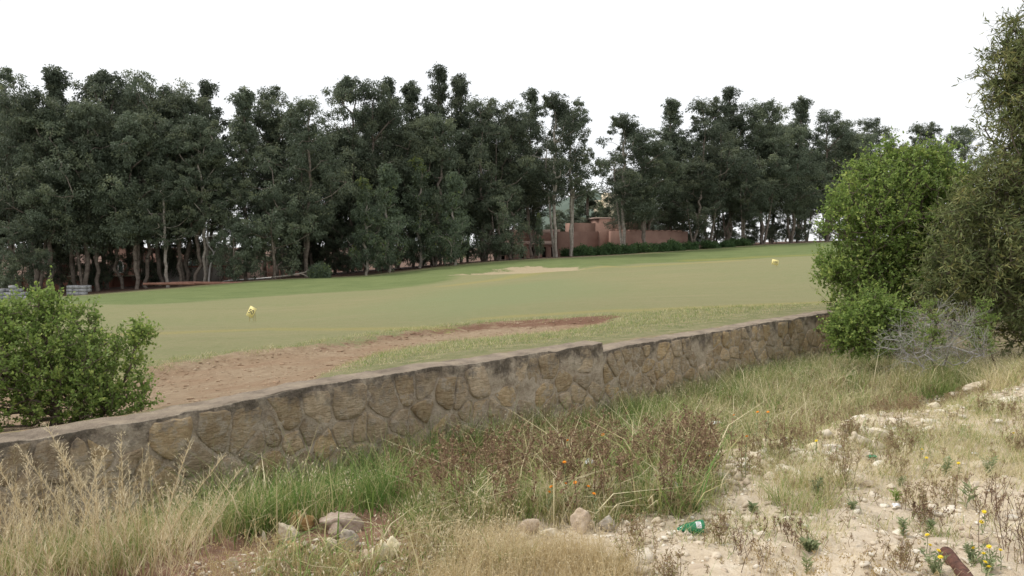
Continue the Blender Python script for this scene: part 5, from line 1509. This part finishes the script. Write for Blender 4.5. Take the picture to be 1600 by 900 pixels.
# ------------------------------------------------------------------ SIGNS
def text_mesh(txt, size, mat):
    cu = bpy.data.curves.new('txt', 'FONT'); cu.body = txt; cu.size = size; cu.align_x = 'CENTER'; cu.align_y = 'CENTER'; cu.extrude = 0.002
    ob = bpy.data.objects.new('txt', cu); COL.objects.link(ob)
    dg = bpy.context.evaluated_depsgraph_get()
    me = bpy.data.meshes.new_from_object(ob.evaluated_get(dg))
    bpy.data.objects.remove(ob); bpy.data.curves.remove(cu)
    me.materials.clear(); me.materials.append(M[mat]); return me
def sign(px, py, depth, w, h, txt, rz, lean, roll, legs, label):
    p = W(px, py, depth); p[2] = float(zc(np.array([p[0]]), np.array([p[1]]))[0])
    r = root('distance_sign', p, label, 'sign', 'range distance signs', rz=rz)
    zb = 0.16
    def tr(o):
        o.location = (0, 0, zb + h / 2 * math.cos(lean)); o.rotation_euler = (-lean, roll, 0)
    b = part(r, 'board', 'signface', [(-w / 2, w / 2, -0.012, 0.012, -h / 2, h / 2)]); tr(b)
    tm = text_mesh(txt, h * (0.62 if len(txt) == 2 else 0.6), 'black'); 
    lt = link('lettering', tm, None, b); lt.location = (0, -0.015, 0); lt.rotation_euler = (math.pi / 2, 0, 0)
    for x in legs:
        mb = MB(); tubes(mb, np.array([(x * w, 0.0, -0.05), (x * w, 0.012, zb + 0.02), (x * w, 0.03, zb + h * 0.4)]), [0.011] * 3, 6)
        link('leg', mb.mesh('leg'), M['signback'], r)
    mb = MB(); tubes(mb, np.array([(0.3 * w, 0.16, -0.03), (0.3 * w, 0.1, zb + h * 0.25), (0.3 * w, 0.06, zb + h * 0.6)]), [0.01] * 3, 6)
    link('prop', mb.mesh('prop'), M['signback'], r)
sign(393, 503, 28, 0.27, 0.37, '50', rad(-20), rad(14), rad(22), (-0.35, 0.35), 'pale yellow leaning distance sign reading 50 on the left of the fairway')
sign(1211, 419, 46, 0.38, 0.31, '100', rad(-8), rad(12), rad(12), (0.0,), 'pale yellow distance sign reading 100 far off on the right of the fairway')

# ------------------------------------------------------------------ LITTER
def bottle():
    p = Gf(1082, 836)
    r = root('crushed_bottle', p + np.array([0, 0.03, 0.028]), 'crushed green plastic bottle with a small white label lying on the pale ground', 'bottle', rz=rad(6))
    n = 28
    xs = np.array([-0.082, -0.078, -0.06, -0.04, -0.015, 0.01, 0.035, 0.06, 0.071, 0.074]); ry = np.array([0.012, 0.02, 0.03, 0.036, 0.037, 0.038, 0.038, 0.038, 0.035, 0.026]); rz_ = np.array([0.004, 0.012, 0.022, 0.028, 0.031, 0.033, 0.036, 0.038, 0.036, 0.026])
    rr = np.random.default_rng(3)
    V = []
    for x, a, b in zip(xs, ry, rz_):
        for k in range(n):
            t = 2 * math.pi * k / n
            cr = 1 + 0.10 * math.sin(3 * t + x * 90) * (x < 0.06) + 0.06 * math.sin(7 * t - x * 160)
            z = b * math.sin(t) * cr
            V.append((x + 0.006 * math.sin(4 * t) * (x < -0.03), a * math.cos(t) * cr, max(z, -0.026) + (0.012 * (x / 0.08) if z > 0 else 0)))
    f = [(i * n + k, i * n + (k + 1) % n, (i + 1) * n + (k + 1) % n, (i + 1) * n + k) for i in range(len(xs) - 1) for k in range(n)]
    link('body', MB().add(V, f).mesh('body', True), M['bottle'], r)
    e = (len(xs) - 1) * n; V2 = V[e:e + n] + [(0.066, 0, 0.004)]
    link('base', MB().add(V2, [(k, (k + 1) % n, n) for k in range(n)]).mesh('base', True), M['bottle'], r)
    # label patch wrapped on the near upper side
    V3 = []
    for i in range(5):
        x = 0.018 + 0.032 * i / 4
        for j in range(6):
            t = math.pi + (0.15 + 1.05 * j / 5) * -1
            V3.append((x, 0.0415 * math.cos(t), 0.039 * math.sin(t) + 0.006))
    lb = link('paper_label', MB().add(V3, grid_faces(5, 6)).mesh('paper_label', True), M['white'], r)
    mb = MB()
    for i in range(5):
        t = math.pi - (0.35 + 0.17 * i); c = np.array([0.034, 0.0425 * math.cos(t), 0.04 * math.sin(t) + 0.006])
        mb.add([c + (-0.011, 0, -0.0011), c + (0.011 - 0.004 * (i % 2), 0, -0.0011), c + (0.011 - 0.004 * (i % 2), 0.0004, 0.0011), c + (-0.011, 0.0004, 0.0011)], [(0, 1, 2, 3)])
    link('print_lines', mb.mesh('print_lines'), M['log'], lb)
bottle()
def scrap(px, py, wpx, hpx, mat, label, seed, cat='litter'):
    p = Gf(px, py); w = wpx / F * p[1]; h = hpx / F * p[1]
    n = 14; s = np.linspace(-0.5, 0.5, n); X, Y = np.meshgrid(s, s)
    Z = h * (0.55 + 0.5 * fbm(X * 3 + seed, Y * 3, seed, 3)) * (1 - 1.6 * (X ** 2 + Y ** 2))
    V = np.stack([X * w * (1 + 0.2 * fbm(Y * 4, X, seed + 2)), Y * w * 0.7, np.maximum(Z, -0.01)], -1).reshape(-1, 3)
    o = link('litter_scrap', MB().add(V, grid_faces(n, n)).mesh('litter_scrap', True), M[mat], label=label, category=cat)
    o.location = p + np.array([0, 0, 0.004 + (0.10 if seed in (1, 2) else 0)])
    so_ = o.modifiers.new('thickness', 'SOLIDIFY'); so_.thickness = 0.0015
scrap(921, 748, 14, 14, 'white', 'crumpled white plastic scrap in the brown weeds', 1)
scrap(946, 790, 34, 14, 'white', 'twisted white rag at the lower edge of the brown weeds', 3)
scrap(1062, 768, 18, 20, 'white', 'torn white wrapper beside the right end of the brown weeds', 4)
scrap(1118, 678, 18, 12, 'white', 'white scrap of paper above the brown weeds near an orange flower', 2)
scrap(1400, 793, 12, 8, 'white', 'crumpled white foil on the bare ground below the green tuft', 5)
scrap(1362, 716, 15, 6, 'bottle', 'flat green plastic shard on the pale bank', 6)
scrap(1523, 712, 10, 7, 'white', 'tiny white scrap on the right of the bank', 7)
mb = MB()                                        # rusty iron pipe, bottom right
p0, p1 = Gf(1478, 880) + (0, 0, 0.055), Gf(1535, 935) + (0, 0, 0.0)
ax = unit(p1 - p0); t = np.linspace(0, 1, 9)[:, None]; c = p0 + (p1 - p0) * t * 1.3
tubes(mb, c, 0.036 + 0.002 * np.sin(t[:, 0] * 20), 14)
tubes(mb, c[::-1] + ax * 0.002, np.full(9, 0.029), 14)
a, b = MB(), 0
o = link('rusty_pipe', None, None) if False else None
r = root('rusty_pipe', p0, 'rusty brown iron pipe end sticking out of the weeds at the bottom right', 'pipe')
me = mb.mesh('pipe_body', True); me.transform(__import__('mathutils').Matrix.Translation(-Vector(p0)))
link('pipe_body', me, M['rust'], r)
mb = MB(); an = np.linspace(0, 2 * np.pi, 15)[:-1]; A = unit(np.cross(ax, [0, 0, 1.0])); B = np.cross(ax, A)
ring = lambda rr_, of: np.array([ax * of + rr_ * (A * math.cos(x) + B * math.sin(x)) for x in an])
mb.add(np.vstack([ring(0.036, -0.001), ring(0.022, -0.003)]), [(i, (i + 1) % 14, 14 + (i + 1) % 14, 14 + i) for i in range(14)])
mb.add(np.vstack([ring(0.022, -0.003), [ax * 0.0]]), [(i, (i + 1) % 14, 14) for i in range(14)])
link('pipe_rim', mb.mesh('pipe_rim'), M['rust'], r)

# ------------------------------------------------------------------ FLOWERS
def flower_meshes(R, mat, petals, seed):
    r = np.random.default_rng(seed)
    mb = MB(); a = np.arange(petals) / petals * 6.283 + r.normal(0, 0.05, petals)
    for lay, (zz_, sc) in enumerate(((0.0, 1.0), (0.004, 0.7))):
        D = unit(np.stack([np.cos(a + lay * 0.2), np.sin(a + lay * 0.2), 0.35 + 0.3 * lay + 0 * a], 1))
        S = np.stack([-np.sin(a), np.cos(a), 0 * a], 1)
        C = np.zeros((petals, 3)); C[:, 2] = zz_
        V = np.stack([C, C + D * R * sc * 0.6 - S * R * 0.22, C + D * R * sc, C + D * R * sc * 0.6 + S * R * 0.22], 1)
        mb.add(V.reshape(-1, 3), np.arange(4 * petals).reshape(petals, 4))
    mb.add(ICO2 * R * 0.4 * np.array([1, 1, 0.7]) + (0, 0, R * 0.2), ICO2F)
    me = mb.mesh('flower_head', True); me.materials.append(M[mat]); return me
FO = [flower_meshes(0.016, 'orange', 14, i) for i in range(2)]; FY = [flower_meshes(0.016, 'yellow', 12, 5 + i) for i in range(2)]
def flower(px, py, hgt, fm, name, label, cat, group):
    p = Gf(px, py + hgt / Gf(px, py)[1] * F * 0.9)
    h = hgt
    r = root(name, p, label, cat, group, rz=random.uniform(0, 6))
    mb = MB(); tubes(mb, np.array([(0, 0, -0.01), (0.008, 0.0, h * 0.5), (0, 0.006, h)]), [0.0022, 0.002, 0.0018], 4); lf = MB()
    link('stem', mb.mesh('stem'), M['weed'], r)
    n = 8; tt = np.random.default_rng(int(px)).uniform(0.1, 0.8, n)
    leaves(lf, np.stack([0 * tt, 0 * tt, tt * h], 1), unit(rng.normal(size=(n, 3)) + (0, 0, 0.4)), 0.035, 0.01, rng.random(n))
    link('leaves', lf.mesh('leaves'), M['weed'], r)
    o = link('flower_head', fm, None, r); o.location = (0, 0.006, h); o.rotation_euler = (random.uniform(0.2, 0.7), random.uniform(-0.3, 0.3), 0)
for i, (px, py) in enumerate([(885, 764), (898, 762), (860, 770), (858, 779), (882, 747), (886, 714), (941, 701), (920, 769), (929, 781), (1020, 685), (1165, 698), (724, 720), (1145, 669), (1182, 664), (1199, 665)]):
    flower(px, py, 0.30 if py < 760 else 0.2, FO[i % 2], 'orange_marigold', 'small orange marigold flower on a thin stem among the dry weeds of the ditch', 'flower', 'orange marigolds in the ditch')
for i, (px, py) in enumerate([(1275, 692), (1441, 706), (1446, 719), (1497, 727), (1582, 680), (1537, 805), (1532, 820), (1447, 840), (1454, 856), (1467, 866), (1468, 876), (1519, 860), (1544, 859), (1535, 869), (1564, 865), (1540, 883), (1543, 889), (1224, 664), (1107, 716)]):
    flower(px, py, 0.1, FY[i % 2], 'yellow_daisy', 'small yellow daisy on a short stem on the stony bank at right', 'flower', 'yellow daisies on the bank')

# ------------------------------------------------------------------ SINGLE WEEDS
def leafy_weed(px, py, H, nst, label, seed, leaf=0.05, lw=0.012, mat='weed', spread=0.35, nl=14, tint=0.4):
    r = np.random.default_rng(seed); p = Gf(px, py)
    rt = root('weed_plant', p, label, 'weed')
    mb, fb = MB(), MB()
    for k in range(nst):
        a = r.uniform(0, 6.28); s = r.uniform(0.1, spread); h = H * r.uniform(0.65, 1.05)
        q = np.array([(0, 0, -0.01), (math.cos(a) * s * h * 0.4, math.sin(a) * s * h * 0.4, h * 0.5), (math.cos(a) * s * h, math.sin(a) * s * h, h)])
        tubes(mb, q, [0.003, 0.0025, 0.0015], 4)
        t = r.uniform(0.1, 1.02, nl); P = np.stack([np.interp(t, [0, 0.5, 1], q[:, i]) for i in range(3)], 1)
        az = r.uniform(0, 6.28, nl)
        leaves(fb, P, np.stack([np.cos(az), np.sin(az), r.uniform(0.2, 1.0, nl)], 1), leaf * r.uniform(0.6, 1.2, nl), lw, np.clip(r.normal(tint + 0.3, 0.18, nl), 0, 1))
    link('stems', mb.mesh('stems'), M['weed'], rt); link('leaves', fb.mesh('leaves'), M[mat], rt)
leafy_weed(1509, 795, 0.15, 1, 'upright green weed with long pointed leaves on the bare right bank', 501, 0.075, 0.018, nl=22)
leafy_weed(1400, 783, 0.06, 5, 'small bright green tuft in the middle of the bare bank', 502, 0.04, 0.008, 'shrub', 0.6)
leafy_weed(1412, 838, 0.11, 4, 'grey green feathery weed at lower right of the bank', 503, 0.035, 0.008, tint=0.15, nl=24)
leafy_weed(1453, 835, 0.09, 4, 'grey green weed beside a yellow daisy at lower right', 504, 0.035, 0.008, tint=0.15, nl=24)
leafy_weed(1330, 795, 0.06, 5, 'low grey green weed on the bare ground, middle of the bank', 505, 0.035, 0.007, tint=0.2, spread=0.8)
leafy_weed(1265, 862, 0.06, 9, 'low spreading green weed with broad leaves, lower middle of the bank', 506, 0.05, 0.02, tint=0.25, spread=1.0)
leafy_weed(1476, 745, 0.14, 6, 'bluish green bushy weed on the upper right bank', 507, 0.04, 0.01, tint=0.2)
leafy_weed(1276, 780, 0.14, 8, 'grey green bushy weed right of the olive grass tuft', 508, 0.03, 0.007, tint=0.2, nl=24)
leafy_weed(1546, 745, 0.15, 7, 'grey green bushy weed near the right edge of the bank', 509, 0.04, 0.008, tint=0.3, nl=20)
leafy_weed(1176, 800, 0.05, 5, 'small dark green weed right of the bottle', 510, 0.04, 0.012, tint=0.05, spread=0.8)
leafy_weed(1260, 898, 0.09, 3, 'pale green weed at the bottom edge, lower right', 511, 0.05, 0.01, tint=0.4)
leafy_weed(1407, 762, 0.07, 6, 'low dull green weed above the small bright tuft', 512, 0.03, 0.007, tint=0.2, spread=0.7)
for (px, py, sd) in ((1520, 868, 513), (1545, 880, 514), (1462, 884, 515)):
    leafy_weed(px, py + 14, 0.1, 9, {513: 'grey green daisy foliage above the rusty pipe', 514: 'grey green daisy foliage right of the rusty pipe', 515: 'grey green daisy foliage left of the rusty pipe'}[sd], sd, 0.03, 0.007, tint=0.3, spread=0.9, nl=26)
def dry_bush(px, py, H, n, spread, label, seed, tint, mat='brown', bits=9, bitsz=0.01):
    p = Gf(px, py); r = np.random.default_rng(seed)
    q = p[:2] + r.normal(size=(n, 2)) * spread
    mb = MB(); twiggy(mb, q, H, 8, seed, tint, 0.0022, bits, bitsz)
    for v in mb.v: v -= p
    o = link('dry_bush', mb.mesh('dry_bush'), M[mat], label=label, category='dry bush'); o.location = p
dry_bush(1318, 757, 0.33, 16, 0.045, 'dry golden brown bush on the bare ground in the middle of the right bank', 521, 0.55)
dry_bush(1225, 712, 0.2, 10, 0.04, 'small dark dry bush at the left end of the crest', 522, 0.1)
dry_bush(1172, 880, 0.2, 9, 0.07, 'dark leafless twiggy plant low right of the bottle', 523, 0.15, bits=3)
dry_bush(985, 900, 0.26, 5, 0.05, 'thin grey weed with dark buds at the bottom, left of the bottle', 524, 0.7, bits=4, bitsz=0.016)
dry_bush(1590, 880, 0.3, 20, 0.12, 'dark tangled twiggy bush at the lower right edge', 525, 0.1, bits=3)
dry_bush(1560, 800, 0.22, 14, 0.1, 'dark dry weed with many fine stems near the right edge', 526, 0.15, bits=4)
dry_bush(1226, 840, 0.12, 12, 0.07, 'low brown dried weed on the bare ground, lower middle', 527, 0.2, bits=6)
dry_bush(1455, 815, 0.1, 22, 0.08, 'flattened dark brown dead grass tussock on the right bank', 528, 0.25, bits=6)
# dead split stalk, bent grass and single oat stalks in the ditch
p = Gf(650, 770); mb = MB()
for q, R in (([(0, 0, 0), (-0.01, 0, 0.14), (-0.005, 0, 0.28)], [0.008, 0.007, 0.005]), ([(-0.005, 0, 0.28), (-0.04, 0, 0.36), (-0.075, 0, 0.44)], [0.005, 0.004, 0.003]), ([(-0.005, 0, 0.28), (0.05, 0, 0.36), (0.09, 0, 0.42)], [0.005, 0.004, 0.003]), ([(-0.008, 0, 0.2), (-0.02, 0, 0.32), (-0.015, 0, 0.41)], [0.006, 0.006, 0.003])):
    tubes(mb, np.array(q), R, 5, np.array([0.9]))
o = link('dead_stalk', mb.mesh('dead_stalk', True), M['straw'], label='dead pale forked stalk standing at the left edge of the brown weeds', category='stalk'); o.location = p
def arch(px, py, H, n, az, label, seed, w=0.009, tint=0.45):
    p = Gf(px, py); r = np.random.default_rng(seed); mb = MB()
    C = np.concatenate([r.normal(0, 0.02, (n, 2)), np.zeros((n, 1))], 1)
    blades(mb, C, H * r.uniform(0.6, 1.1, n), r.uniform(0.25, 0.5, n), r.uniform(0.4, 0.9, n), w, np.clip(r.normal(tint, 0.1, n), 0, 1), 6, r.normal(az, 0.3, n))
    o = link('arching_grass', mb.mesh('arching_grass'), M['grass'], label=label, category='grass tuft'); o.location = p
arch(680, 800, 0.42, 12, 0.0, 'arching light green grass tuft in front of the brown weeds', 531)
arch(1200, 745, 0.3, 7, 3.0, 'long pale arching grass blades at the left end of the bank crest', 532, 0.006, 0.75)
arch(1215, 790, 0.25, 14, 2.6, 'olive arching grass tuft on the left of the bare bank', 533, 0.005, 0.5)
def oat(px, py, H, label, seed):
    p = Gf(px, py); r = np.random.default_rng(seed); mb = MB()
    top = np.array([[0.03 * (seed % 3 - 1), 0, H]])
    tubes(mb, np.array([(0, 0, 0), (0.01, 0, H * 0.5), tuple(top[0])]), [0.002, 0.0018, 0.001], 4, np.array([0.6]))
    st = mb
    sp = MB(); spikelets(sp, top + (0, 0, 0.01), 26, H * 0.42, 0.026, 0.95, seed)
    rt = root('oat_plant', p, label, 'oat stalk'); link('stalk', st.mesh('stalk'), M['straw'], rt); link('spikelets', sp.mesh('spikelets'), M['straw'], rt, kind='stuff')
oat(487, 805, 0.36, 'tall wild oat with hanging pale spikelets above the rock pile', 541)
oat(541, 805, 0.24, 'short wild oat behind the large reddish slab', 542)
oat(738, 700, 0.78, 'tallest wild oat, its pale head against the middle of the wall', 543)
oat(693, 700, 0.6, 'wild oat against the wall left of the tallest one', 544)
oat(1535, 580, 0.55, 'wild oat with pale heads before the dark acacia', 545)
oat(1558, 580, 0.5, 'second wild oat with pale heads before the acacia, nearer the right edge', 546)
